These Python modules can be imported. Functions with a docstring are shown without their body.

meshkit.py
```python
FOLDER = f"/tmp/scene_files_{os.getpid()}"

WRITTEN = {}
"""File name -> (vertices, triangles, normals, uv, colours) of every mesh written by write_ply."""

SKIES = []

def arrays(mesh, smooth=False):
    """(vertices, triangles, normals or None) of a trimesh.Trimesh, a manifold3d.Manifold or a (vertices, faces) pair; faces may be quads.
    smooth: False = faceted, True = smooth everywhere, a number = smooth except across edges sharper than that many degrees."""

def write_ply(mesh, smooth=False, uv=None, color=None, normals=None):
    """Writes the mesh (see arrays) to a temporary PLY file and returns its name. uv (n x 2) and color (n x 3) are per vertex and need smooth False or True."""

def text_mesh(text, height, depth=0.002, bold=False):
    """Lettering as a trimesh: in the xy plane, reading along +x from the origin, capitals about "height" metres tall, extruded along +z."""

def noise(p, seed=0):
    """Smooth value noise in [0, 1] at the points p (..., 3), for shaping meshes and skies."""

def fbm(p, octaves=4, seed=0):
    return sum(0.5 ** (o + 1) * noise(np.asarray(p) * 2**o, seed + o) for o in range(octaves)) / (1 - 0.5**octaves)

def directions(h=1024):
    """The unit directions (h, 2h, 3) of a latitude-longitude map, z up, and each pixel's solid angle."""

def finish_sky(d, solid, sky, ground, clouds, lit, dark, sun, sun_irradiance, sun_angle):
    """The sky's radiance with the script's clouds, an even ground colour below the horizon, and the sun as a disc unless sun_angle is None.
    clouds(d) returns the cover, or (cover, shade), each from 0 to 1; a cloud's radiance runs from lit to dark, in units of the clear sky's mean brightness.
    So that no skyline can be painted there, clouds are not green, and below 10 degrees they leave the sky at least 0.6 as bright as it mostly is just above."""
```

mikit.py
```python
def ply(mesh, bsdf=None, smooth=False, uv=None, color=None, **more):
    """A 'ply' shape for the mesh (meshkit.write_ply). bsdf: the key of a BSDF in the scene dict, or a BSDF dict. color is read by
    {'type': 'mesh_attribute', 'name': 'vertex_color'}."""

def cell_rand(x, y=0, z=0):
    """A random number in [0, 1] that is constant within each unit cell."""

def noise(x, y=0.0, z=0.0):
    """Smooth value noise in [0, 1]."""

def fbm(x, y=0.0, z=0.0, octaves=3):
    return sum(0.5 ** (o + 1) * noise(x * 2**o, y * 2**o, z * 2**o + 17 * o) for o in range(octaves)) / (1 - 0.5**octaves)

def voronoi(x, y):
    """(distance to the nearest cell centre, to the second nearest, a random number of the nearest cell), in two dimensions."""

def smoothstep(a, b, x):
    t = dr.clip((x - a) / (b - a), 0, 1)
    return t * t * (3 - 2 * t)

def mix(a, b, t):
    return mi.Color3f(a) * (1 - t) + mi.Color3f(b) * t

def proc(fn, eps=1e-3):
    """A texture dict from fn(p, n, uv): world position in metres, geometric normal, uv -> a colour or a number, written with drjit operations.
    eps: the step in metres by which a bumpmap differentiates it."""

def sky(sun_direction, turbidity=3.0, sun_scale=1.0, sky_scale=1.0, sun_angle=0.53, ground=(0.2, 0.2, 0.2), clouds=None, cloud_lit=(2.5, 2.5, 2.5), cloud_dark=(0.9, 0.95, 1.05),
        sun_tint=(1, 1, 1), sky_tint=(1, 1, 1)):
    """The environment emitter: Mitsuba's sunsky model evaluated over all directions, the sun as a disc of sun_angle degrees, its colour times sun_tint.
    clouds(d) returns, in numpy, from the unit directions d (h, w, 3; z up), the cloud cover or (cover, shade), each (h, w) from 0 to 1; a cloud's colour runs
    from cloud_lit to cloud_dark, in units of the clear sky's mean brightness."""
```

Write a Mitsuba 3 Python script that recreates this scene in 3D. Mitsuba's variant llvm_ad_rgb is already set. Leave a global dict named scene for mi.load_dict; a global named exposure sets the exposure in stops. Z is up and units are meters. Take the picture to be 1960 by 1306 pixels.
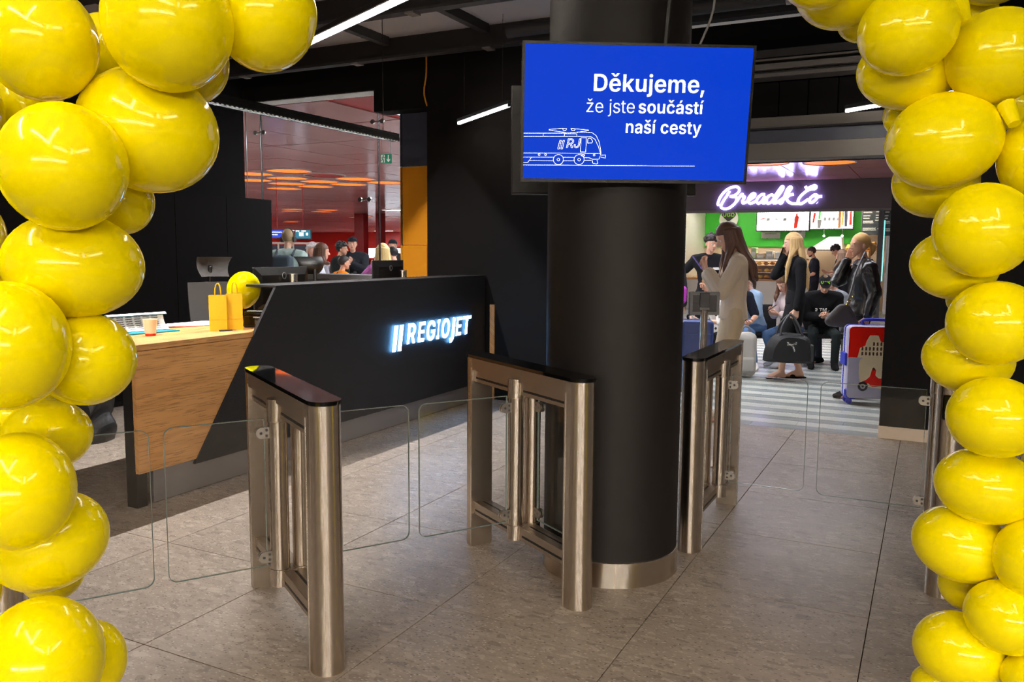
import math, random, numpy as np, trimesh, manifold3d as m3, mitsuba as mi, drjit as dr, mikit, meshkit
from shapely.geometry import Polygon, LineString, Point, MultiPolygon, box as sbox
from shapely import affinity, union_all, box as vbox
T = mi.ScalarTransform4f
scene, labels = {}, {}
# ---------------------------------------------------------------- camera, ambient, lamps, exposure
exposure = 0.0
YAW, PITCH, ROLL = 0.46899, 0.10954, 0.00762
CAM = np.array([0, 0, 1.55])
FWD = np.array([-math.sin(YAW) * math.cos(PITCH), math.cos(YAW) * math.cos(PITCH), -math.sin(PITCH)])
_r = np.array([math.cos(YAW), math.sin(YAW), 0.0]); _u = np.cross(_r, FWD)
UP = -math.sin(ROLL) * _r + math.cos(ROLL) * _u
scene['camera'] = {'type': 'perspective', 'fov': 2 * math.degrees(math.atan(980 / 1581.2)), 'fov_axis': 'x', 'near_clip': 0.05, 'far_clip': 300.0,
                   'to_world': T().look_at(origin=CAM.tolist(), target=(CAM + FWD).tolist(), up=UP.tolist())}
scene['station_ambience'] = {'type': 'constant', 'radiance': {'type': 'rgb', 'value': [0.16, 0.15, 0.14]}, 'sampling_weight': 4.0}
ROOM_TUBE = (40, 35.5, 30)        # radiance of the entrance room's LED tubes
NEAR_LED, BACK_FILL = (85, 74, 60), (430, 376, 306)      # near tubes and the added fill row behind the camera
BAR_LED = (3050, 2900, 2740)       # LED strip under the hanging bar
HALL_FILL, FAR_FILL = (15, 15.6, 16.4), (38, 39, 40)   # added hall fill lights near the opening; deeper in the hall
SIGN_BLUE, SIGN_VIOLET = (3.5, 11.0, 22.0), (5.0, 4.2, 13)
# tubes: (x0, y0, x1, y1, z); the first three are in view
TUBES = [(-3.95, 4.31, -1.75, 3.25, 2.80), (-4.28, 7.24, -3.36, 6.54, 2.80), (-0.67, 7.06, 0.30, 6.40, 2.65)]
# unseen lights behind the camera, near tubes then a far row added as fill: (x0, y0, x1, y1, z)
BACK_LIGHTS = [(-1.25, 0.75, -0.85, -0.35, 2.95), (-2.05, 0.15, -0.75, -0.45, 2.95), (-0.35, -0.55, 0.95, -0.25, 2.95), (0.75, 1.75, 1.45, 0.55, 2.95), (0.55, 0.45, 1.75, -0.05, 2.95), (-2.9, 0.9, -2.5, -0.5, 2.95), (-1.28, -11.86, 1.4, -10.5, 3.05), (1.84, -10.28, 4.52, -8.92, 3.05), (4.97, -8.69, 7.64, -7.34, 3.05), (8.09, -7.11, 10.76, -5.76, 3.05)]
# ---------------------------------------------------------------- helpers
def lin(*c):
    c = np.array(c, float) / 255
    return [float(x) for x in np.where(c < 0.04045, c / 12.92, ((c + 0.055) / 1.055) ** 2.4)]
def rgb(c): return {'type': 'rgb', 'value': list(map(float, c))}
def mat(key, col, rough=0.5, **k):
    if 'm_' + key not in scene:
        scene['m_' + key] = {'type': 'principled', 'base_color': col if isinstance(col, dict) else rgb(col), 'roughness': rough, **k}
    return key
def num(key):
    if key not in taken: taken.add(key); return key
    n = 1
    while f'{key}_{n:03d}' in taken: n += 1
    taken.add(f'{key}_{n:03d}'); return f'{key}_{n:03d}'
taken = set()
def tag(key, label=None, cat=None, group=None, kind=None):
    d = labels.setdefault(key, {})
    for a, b in (('label', label), ('category', cat), ('group', group), ('kind', kind)):
        if b: d[a] = b
    return key
def thing(name, label, cat, group=None): return tag(num(name), label, cat, group)
def xf(mesh, M):
    v, f = (mesh.vertices, mesh.faces) if hasattr(mesh, 'vertices') else mesh
    v = np.asarray(v, float) @ M[:3, :3].T + M[:3, 3]
    f = np.asarray(f)
    if np.linalg.det(M[:3, :3]) < 0: f = f[:, ::-1]
    return trimesh.Trimesh(v, f, process=False)
def frame(o=(0, 0, 0), deg=0.0):
    c, s = math.cos(math.radians(deg)), math.sin(math.radians(deg))
    M = np.eye(4); M[:2, :2] = [[c, -s], [s, c]]; M[:3, 3] = o
    return M
def axes(o, x, y, z):
    M = np.eye(4); M[:3, 0], M[:3, 1], M[:3, 2], M[:3, 3] = x, y, z, o
    return M
def put(parent, name, mesh, m, M=None, smooth=False, emit=None, uv=None, label=None, weight=None):
    """one entry of the scene: a part when parent is given, else a thing"""
    if isinstance(mesh, m3.Manifold): mesh = trimesh.Trimesh(*(lambda g: (g.vert_properties[:, :3], g.tri_verts))(mesh.to_mesh()), process=False)
    if M is not None: mesh = xf(mesh, M)
    key = num(f'{parent}__{name}' if parent else name)
    more = {}
    if emit is not None:
        more['emitter'] = {'type': 'area', 'radiance': rgb(emit)}
        if weight: more['emitter']['sampling_weight'] = float(weight)
    scene[key] = mikit.ply(mesh, 'm_' + m, smooth, uv=uv, **more)
    if label: tag(key, label)
    return key
def struct(name, mesh, m, parent=None, **k):
    key = put(parent, name, mesh, m, **k)
    if not parent: labels.setdefault(key, {})['kind'] = 'structure'
    return key
def cat(*ms): return trimesh.util.concatenate([m for m in ms if m is not None])
def hull(pts): return trimesh.convex.convex_hull(np.asarray(pts, float))
def bx(x0, x1, y0, y1, z0, z1, c=0.0):
    if c <= 0:
        m = trimesh.creation.box((abs(x1 - x0), abs(y1 - y0), abs(z1 - z0))); m.apply_translation(((x0 + x1) / 2, (y0 + y1) / 2, (z0 + z1) / 2)); return m
    p = []
    for X, sx in ((x0, 1), (x1, -1)):
        for Y, sy in ((y0, 1), (y1, -1)):
            for Z, sz in ((z0, 1), (z1, -1)):
                p += [(X + sx * c, Y + sy * c, Z), (X + sx * c, Y, Z + sz * c), (X, Y + sy * c, Z + sz * c)]
    return hull(p)
def rbox(x0, x1, y0, y1, z0, z1, r, n=3):
    """box with rounded edges"""
    s = trimesh.creation.icosphere(n - 1, r).vertices
    c = np.array([(X, Y, Z) for X in (x0 + r, x1 - r) for Y in (y0 + r, y1 - r) for Z in (z0 + r, z1 - r)])
    return hull((c[:, None] + s[None]).reshape(-1, 3))
def ext(poly, h, z=0.0):
    ms = []
    for g in getattr(poly, 'geoms', [poly]):
        if g.area > 1e-10:
            m = trimesh.creation.extrude_polygon(g, h, engine='earcut'); m.apply_translation((0, 0, z)); ms.append(m)
    return cat(*ms)
def tube(pts, r, n=8, closed=False):
    p = np.asarray(pts, float); r = np.broadcast_to(r, (len(p),))
    t = np.gradient(p, axis=0)
    if closed: t = np.roll(p, -1, 0) - np.roll(p, 1, 0)
    t /= np.linalg.norm(t, axis=1, keepdims=True) + 1e-12
    a = np.cross(t[0], [0, 0, 1] if abs(t[0][2]) < .9 else [1, 0, 0]); fr = []
    for k in range(len(p)):
        a = a - t[k] * (a @ t[k]); a /= np.linalg.norm(a) + 1e-12; fr.append((a, np.cross(t[k], a)))
    th = np.arange(n) * 2 * np.pi / n
    v = np.array([p[k] + r[k] * (np.cos(th)[:, None] * fr[k][0] + np.sin(th)[:, None] * fr[k][1]) for k in range(len(p))]).reshape(-1, 3)
    f = []
    K = len(p)
    for k in range(K if closed else K - 1):
        k2 = (k + 1) % K
        for j in range(n):
            j2 = (j + 1) % n
            f += [(k * n + j, k * n + j2, k2 * n + j2), (k * n + j, k2 * n + j2, k2 * n + j)]
    if not closed:
        v = np.vstack([v, p[0], p[-1]])
        for j in range(n):
            j2 = (j + 1) % n
            f += [(K * n, j2, j), (K * n + 1, (K - 1) * n + j, (K - 1) * n + j2)]
    return trimesh.Trimesh(v, f, process=False)
def lathe(prof, n=32):
    """surface of revolution about z from (r, z) rows"""
    return trimesh.creation.revolve(np.array(prof, float), sections=n)
def cyl(x, y, z0, z1, r, n=24):
    m = trimesh.creation.cylinder(r, z1 - z0, sections=n); m.apply_translation((x, y, (z0 + z1) / 2)); return m
def ell(c, r, n=2):
    m = trimesh.creation.icosphere(n, 1.0); m.apply_scale(r); m.apply_translation(c); return m
def spline(pts, k=6):
    p = np.asarray(pts, float); q = np.vstack([2 * p[0] - p[1], p, 2 * p[-1] - p[-2]]); out = []
    for i in range(1, len(q) - 2):
        for t in np.arange(k) / k:
            a, b, c, d = q[i - 1:i + 3]
            out.append(0.5 * (2 * b + (c - a) * t + (2 * a - 5 * b + 4 * c - d) * t * t + (3 * b - a - 3 * c + d) * t ** 3))
    return np.array(out + [p[-1]])
import glob
from PIL import Image, ImageDraw, ImageFont
FONT = glob.glob('/opt/blender-*/*/datafiles/fonts/Inter.woff2')[0]
def glyphs(text, height, weight=400):
    """lettering as a shapely shape, baseline at y = 0, capitals about height tall; centred left at x = 0"""
    f = ImageFont.truetype(FONT, 110); f.set_variation_by_axes([14, weight])
    x0, y0, x1, y1 = (int(math.floor(q)) for q in f.getbbox(text, anchor='ls'))
    im = Image.new('L', (x1 - x0 + 8, y1 - y0 + 8)); ImageDraw.Draw(im).text((4 - x0, 4 - y0), text, 255, f, anchor='ls')
    on = np.pad(np.asarray(im) > 127, ((0, 0), (1, 1))).astype(np.int8)
    rows, st = np.nonzero(np.diff(on, axis=1) == 1); en = np.nonzero(np.diff(on, axis=1) == -1)[1]
    s = union_all(vbox(st, -rows - 1, en, -rows)).buffer(0.7).buffer(-0.7).simplify(0.6)
    k = height / 80.0
    return affinity.affine_transform(s, [k, 0, 0, k, -4 * k, (4 - y0) * k])
def strokes(lines, w):
    return union_all([LineString(l).buffer(w / 2, cap_style='round', quad_segs=3) for l in lines])
# ---------------------------------------------------------------- materials
N, FB, SS, MX = mikit.noise, mikit.fbm, mikit.smoothstep, mikit.mix
def tile_tex(p, n, uv):
    cx, cy = dr.floor((p.x + 1) / 0.84), dr.floor((p.y - 2.86) / 0.84)
    ro = mikit.cell_rand(cx, cy, 5) * 40
    x, y = p.x + ro, p.y + ro * 1.7
    big = FB(x * 2.2, y * 4.5, 0, octaves=3)
    streak = FB(x * 9, y * 38, 3, octaves=3)
    fine = FB(x * 90, y * 150, 7, octaves=2)
    c = MX((.200, .164, .137), (.365, .309, .262), dr.clip(.40 * big + .40 * streak + .42 * fine - .10, 0, 1))
    d1, d2, w = mikit.voronoi(x * 16 + .9 * N(x * 22, y * 30), y * 32 + .9 * N(x * 22, y * 30, 9))
    chip = SS(.42, .34, d1)
    c = MX(c, (.135, .112, .096), chip * SS(.84, .90, w) * .42)
    c = MX(c, (.44, .385, .335), chip * SS(.24, .17, w) * .45)
    e1, e2, w2 = mikit.voronoi(x * 50, y * 95)
    c = MX(c, (.13, .105, .09), SS(.34, .2, e1) * SS(.86, .89, w2) * .8)
    c = MX(c, (.50, .44, .38), SS(.32, .2, e1) * SS(.17, .13, w2) * .7)
    return c
mat('tile', mikit.proc(tile_tex), 0.42, specular=0.3)
def wood_tex(p, n, uv):
    along, across = p.y + .3 * p.x, p.z + .9 * p.x
    wv = FB(along * 1.6, across * 9, 2, octaves=3)
    ring = dr.sin((across * 24 + 7 * wv) * 2.2) * .5 + .5
    gr = FB(along * 10, across * 190, 5, octaves=2)
    c = MX((.62, .33, .125), (.45, .215, .07), .45 * ring + .25 * wv)
    return MX(c, (.23, .105, .038), SS(.52, .78, gr) * .5)
mat('wood', mikit.proc(wood_tex), 0.45, specular=0.4)
def hall_tex(p, n, uv):
    row = dr.floor((p.y - 7.5) / 0.19)
    t = mikit.cell_rand(row * 7 + 3, dr.floor((p.x + mikit.cell_rand(row) * 1.2) / 1.2), 2)
    odd = row - 2 * dr.floor(row / 2)
    c = MX((.23, .26, .255), (.47, .49, .45), dr.clip(odd * .85 + t * .18, 0, 1))
    return c * (.85 + .3 * FB(p.x * 3, p.y * 30, 1))
mat('hall_floor', mikit.proc(hall_tex), 0.28, specular=0.5)
def speck(p, n, uv): return mi.Color3f(.0135, .0142, .017) * (.7 + .6 * N(p.x * 300, p.y * 300, p.z * 300))
mat('black_laminate', mikit.proc(speck), 0.5, specular=0.35)
mat('black_wall', lin(16, 15, 16), 0.8, specular=0.12)
mat('ceiling_deck', lin(165, 162, 164), .9); mat('bar_black', lin(9, 9, 10), .7, specular=.1)
mat('ceiling_beam', lin(30, 30, 32), 0.7)
mat('rail_gray', lin(92, 88, 84), 0.5)
mat('joint', lin(50, 44, 40), 0.9)
mat('plinth', lin(138, 134, 134), 0.4, metallic=0.35)
mat('column_black', lin(17, 14, 14), 0.6, specular=0.3)
mat('pale_wood', lin(196, 178, 160), 0.5)
mat('white', lin(235, 235, 230), 0.5); mat('offwhite', lin(205, 200, 190), 0.6)
mat('ochre', lin(214, 140, 20), 0.5); mat('navy_gray', lin(52, 58, 74), 0.5)
mat('black', lin(14, 14, 15), 0.45); mat('gloss_black', lin(6, 6, 7), 0.03, specular=0.6)
mat('screen_glass', (.004, .004, .005), .7, specular=.08); mat('sparkle_pale', lin(230, 228, 220), .4); mat('rubber', lin(26, 26, 27), 0.8); mat('gray', lin(120, 120, 122), 0.5); mat('dark_gray', lin(56, 56, 60), 0.5)
mat('yellow_paper', lin(240, 190, 12), 0.6); mat('paper', lin(236, 236, 236), 0.8)
mat('skin', lin(214, 160, 132), 0.5, specular=0.3); mat('glow_body', (.8, .8, .8), 0.5)
mat('balloon', (.95, .80, .0), 0.13, specular=0.32)
scene['m_steel'] = {'type': 'roughconductor', 'material': 'none', 'specular_reflectance': rgb((.50, .43, .36)), 'distribution': 'ggx', 'alpha': 0.17}
scene['m_steel_tube'] = {'type': 'roughconductor', 'material': 'none', 'specular_reflectance': rgb((.74, .655, .56)), 'distribution': 'ggx', 'alpha_u': 0.02, 'alpha_v': 0.26}
scene['m_chrome'] = {'type': 'roughconductor', 'material': 'none', 'specular_reflectance': rgb((.75, .72, .68)), 'distribution': 'ggx', 'alpha': 0.12}
scene['m_pane'] = {'type': 'blendbsdf', 'weight': 0.94, 'a': {'type': 'twosided', 'bsdf': {'type': 'conductor', 'material': 'none', 'specular_reflectance': rgb((.9, .92, .88))}}, 'b': {'type': 'null'}}
mat('glass_edge', lin(112, 126, 124), 0.15, specular=0.7)
def post_uv(mesh, cx=0.0, cy=0.0):
    v = np.asarray(mesh.vertices); return np.stack([np.arctan2(v[:, 1] - cy, v[:, 0] - cx) / (2 * np.pi), v[:, 2]], 1)
def tubewall(x, y, z0, z1, r, n=40, a0=0, a1=360):
    """(mesh, uv) of an upright round wall with closed ends left to other parts; u runs around, v up"""
    th = np.radians(np.linspace(a0, a1, n + 1)); c = np.stack([x + r * np.cos(th), y + r * np.sin(th)], 1)
    v = np.vstack([np.column_stack([c, np.full(n + 1, z0)]), np.column_stack([c, np.full(n + 1, z1)])])
    f = np.array([[(i, i + 1, n + 2 + i), (i, n + 2 + i, n + 1 + i)] for i in range(n)]).reshape(-1, 3)
    uv = np.column_stack([np.tile(th * r, 2), np.repeat([z0, z1], n + 1)])
    return trimesh.Trimesh(v, f, process=False), uv
# ---------------------------------------------------------------- setting: entrance room
YB = 7.5                                        # line between the entrance room and the station hall
struct('floor', bx(-10, 16, -19, YB, -.08, -.006), 'joint')
def tiles():
    for i in range(-8, 4):
        off = 2.95 if i < 0 else 2.86
        for j in range(-4, 7):
            x0, y0 = -1 + .84 * i, off + .84 * j - .84
            y1 = min(y0 + .84, YB)
            if y1 - y0 < .03 or y0 < -.6: continue
            put('floor', 'tile', bx(x0 + .0018, x0 + .8382, y0 + .0018, y1 - .0018, -.02, 0, .0012), 'tile')
tiles()
struct('ceiling', bx(-10, 16, -19, YB, 3.6, 3.7), 'ceiling_deck')
struct('wall_left', bx(-7.6, -7.4, -1, YB, 0, 3.6), 'black_wall')
struct('wall_back', cat(bx(-4.82, -3.25, YB, YB + .22, 0, 3.6), bx(-5.5, -4.82, YB, YB + .25, 3.03, 3.6), bx(-7.6, -5.5, YB, YB + .03, 3.262, 3.6), bx(-5.5, -4.6, YB + .08, 8.68, 3.262, 3.6)), 'black_wall')
struct('wall_right', bx(-.33, 2.6, YB, YB + .16, 0, 2.34), 'black_wall')
struct('baseboard_right', bx(-.334, 2.6, YB - .015, YB + .02, 0, .105, .003), 'pale_wood')
struct('trim_1', bx(-7.4, -5.5, YB + .03, YB + .25, 3.256, 3.29), 'white')
struct('trim_2', bx(-4.052, -4.0, YB - .02, YB, 0, .992, .002), 'wood')
# bulkhead over the opening: rails one behind the other
def bulkhead():
    k = struct('wall_bulkhead', bx(-3.3, 2.6, YB + .30, YB + .45, 2.36, 3.6), 'black_wall')
    for z0, z1, y, m in ((2.345, 2.49, .0, 'rail_gray'), (2.49, 2.615, .12, 'navy_gray'), (2.615, 2.625, -.03, 'rail_gray'), (2.625, 2.71, .02, 'rail_gray'), (3.04, 3.075, -.02, 'rail_gray'),
                         (3.075, 3.10, .03, 'black'), (3.10, 3.15, -.04, 'rail_gray'), (3.18, 3.20, .0, 'rail_gray'), (3.21, 3.28, .02, 'ceiling_beam')):
        put(k, 'rail', bx(-3.25, 2.6, YB + y, YB + y + .2, z0, z1, .004), m)
    for i in range(24):
        put(k, 'panel', bx(-3.25 + i * .245, -3.25 + i * .245 + .237, YB + .22, YB + .26, 2.71, 3.04, .004), 'black_wall')
bulkhead()
def ceiling_grid():
    for i, y in enumerate((1.7, 3.05, 4.35, 5.65, 6.9)):
        k = thing('ceiling_beam', ['dark steel ceiling beam farthest forward, above the camera', 'second dark ceiling beam above the gates', 'third dark ceiling beam running above the left light tube', 'fourth dark ceiling beam crossing behind the left light tube', 'last dark ceiling beam before the black back wall'][i], 'beam', None)
        put(k, 'web', cat(bx(-7.4, 2.5, y - .012, y + .012, 3.42, 3.6), bx(-7.4, 2.5, y - .05, y + .05, 3.40, 3.425)), 'ceiling_beam')
        for x in np.arange(-6.8, 2.2, 1.5):
            put(k, 'bracket', bx(x, x + .08, y - .055, y + .055, 3.385, 3.40), 'rail_gray')
    for i, x in enumerate(np.arange(-6.6, 2.3, 1.1)):
        for j, (y0, y1) in enumerate(((1.75, 3.0), (3.1, 4.3), (4.4, 5.6), (5.7, 6.85))):
            put('ceiling', 'batten', bx(x + .2 * j, x + .2 * j + .07, y0, y1, 3.52, 3.6), 'ceiling_beam')
ceiling_grid()
def column():
    k = thing('column', 'thick round black column with a brushed steel base ring', 'column')
    c = (-1.365, 3.787)
    put(k, 'shaft', cyl(*c, .11, 3.6, .328, 64), 'column_black', smooth=30)
    m, uv = tubewall(*c, 0, .118, .334, 64); put(k, 'base_ring', m, 'steel_tube', smooth=True, uv=uv)
    put(k, 'ring_lip', cat(lathe([(.328, 0.116), (.334, .118), (.334, .1185), (.328, .12)], 64)), 'chrome', M=frame((*c, 0)))
column()
# glazed wall to the hall
def window():
    for n, (x0, x1) in enumerate(((-7.6, -7.36), (-7.35, -5.62), (-5.61, -5.30))):
        k = struct(f'window_{n + 1}', trimesh.Trimesh([(x0, 7.74, .9), (x1, 7.74, .9), (x1, 7.74, 3.252), (x0, 7.74, 3.252)], [(0, 1, 2), (0, 2, 3)], process=False), 'pane')
        put(k, 'edge', cat(bx(x1 - .006, x1, 7.735, 7.745, .9, 3.25), bx(x0, x0 + .006, 7.735, 7.745, .9, 3.25)), 'black' if n else 'glass_edge')
    for i, (x, z) in enumerate(((-7.355, 2.94), (-5.615, 2.965), (-5.80, 2.11))):
        k = thing('glass_clip', ['steel glass clip high on the left glass joint', 'steel glass clip high on the right glass joint', 'steel glass clip low beside the right glass joint'][i], 'clip')
        put(k, 'arm', tube([(x - .06, 7.72, z - .005), (x + .07, 7.72, z + .01)], .011, 8), 'chrome', smooth=40)
        for dx in (-.06, .07):
            put(k, 'disc', lathe([(0, -.012), (.026, -.01), (.026, .012), (0, .012)], 16), 'chrome', M=axes((x + dx, 7.715, z), (1, 0, 0), (0, 0, 1), (0, -1, 0)), smooth=30)
window()
k = thing('wall_panel', 'ochre and dark gray cladding panel right of the window', 'panel')
put(k, 'ochre_board', cat(bx(-5.33, -4.83, 7.74, 7.79, 1.60, 2.455, .003), bx(-5.33, -4.98, 7.735, 7.79, .1, 1.594, .003), bx(-4.976, -4.83, 7.74, 7.79, .1, 1.594, .003)), 'ochre', label='ochre board')
put(k, 'gray_board', bx(-5.33, -4.83, 7.74, 7.79, 2.46, 3.06, .003), 'navy_gray', label='dark gray board')
# ---------------------------------------------------------------- lamps of the entrance room
def lamp(lab, x0, y0, x1, y1, z, w, rad, group=None):
    k = thing('light_tube', lab, 'light', group)
    d = np.array([x1 - x0, y1 - y0, 0]); L = np.linalg.norm(d); d /= L
    M = axes((x0, y0, z), d, np.cross([0, 0, 1], d), (0, 0, 1))
    put(k, 'housing', bx(-.01, L + .01, -w - .007, w + .007, .012, .045, .004), 'black', M)
    q = [(-w, .012), (-w, -.012), (w, -.012), (w, .012)]
    put(k, 'diffuser', trimesh.Trimesh([(x, y, z) for x in (0, L) for y, z in q], [f for i in range(3) for f in ((i, i + 1, i + 5), (i, i + 5, i + 4))], process=False), 'glow_body', M, emit=rad, weight=4)
    for s in (.12, .88): put(k, 'cord', tube([(L * s, 0, .04), (L * s, 0, 3.6 - z)], .002, 5), 'black', M)
for t, lab in zip(TUBES, ('long white light tube at the upper left beside the balloons', 'short white light tube left of the blue screen', 'white light tube at the upper right partly behind balloons')): lamp(lab, *t, .013, ROOM_TUBE)
for t in BACK_LIGHTS: lamp('unseen linear ceiling light behind the camera, standing in for the station lighting', *t, .013 if t[4] < 3 else .20, NEAR_LED if t[4] < 3 else BACK_FILL, 'stand-in ceiling lights behind the camera')
k = thing('hanging_light_bar', 'black bar hanging above the desk with a light strip along its underside', 'light')
put(k, 'bar', cat(bx(-4.56, -4.48, 2.2, 6.50, 2.587, 2.615, .003), bx(-4.56, -4.553, 2.2, 6.50, 2.545, 2.588), bx(-4.487, -4.48, 2.2, 6.50, 2.545, 2.588), bx(-4.555, -4.485, 6.492, 6.50, 2.545, 2.588)), 'bar_black')
put(k, 'light_strip', trimesh.Trimesh([(-4.52 + a, y + b, 2.583) for y in np.arange(2.27, 6.48, .05) for a, b in ((-.005, 0), (.005, 0), (.005, .02), (-.005, .02))], [f for i in range(len(np.arange(2.27, 6.48, .05))) for f in ((4 * i, 4 * i + 2, 4 * i + 1), (4 * i, 4 * i + 3, 4 * i + 2))], process=False), 'glow_body', emit=BAR_LED, weight=30)
put(k, 'sparkle_dots', cat(*[bx(-4.479, -4.476, y, y + .022, 2.542, 2.549) for y in np.arange(2.22, 6.48, .045)]), 'sparkle_pale', label='pale dots imitating the sparkle of the light strip'); labels[k + '__sparkle_dots']['kind'] = 'stuff'  # pale dots stand in for the sparkle of the light strip
for y in (2.6, 6.3): put(k, 'cord', tube([(-4.52, y, 2.61), (-4.52, y, 3.6)], .003, 5), 'black')
# ---------------------------------------------------------------- gates
def dpost(x, sgn, z0, z1, r=.06, flat=.036):
    """D-shaped upright: half round outside, flat inside; (mesh, uv)"""
    th = np.linspace(-np.pi / 2, np.pi / 2, 25)
    arc = np.stack([x - sgn * r * np.cos(th), sgn * -r * np.sin(th) * -1], 1)
    pts = np.vstack([[x + sgn * flat, arc[0, 1]], arc, [x + sgn * flat, arc[-1, 1]]])
    s = np.concatenate([[0], np.cumsum(np.linalg.norm(np.diff(pts, axis=0), axis=1))])
    n = len(pts)
    v = np.vstack([np.column_stack([pts, np.full(n, z0)]), np.column_stack([pts, np.full(n, z1)])])
    f = np.array([[(i, i + 1, n + 1 + i), (i, n + 1 + i, n + i)] for i in range(n - 1)]).reshape(-1, 3)
    if sgn > 0: f = f[:, ::-1]
    uv = np.column_stack([np.tile(s, 2), np.repeat([z0, z1], n)])
    m = trimesh.Trimesh(v, f, process=False)
    if (m.face_normals[12] @ (m.triangles_center[12] - [x, 0, m.triangles_center[12][2]])) < 0: m = trimesh.Trimesh(v, f[:, ::-1], process=False)
    return m, uv
def stadium(x0, x1, r): return LineString([(x0, 0), (x1, 0)]).buffer(r, quad_segs=12)
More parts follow.
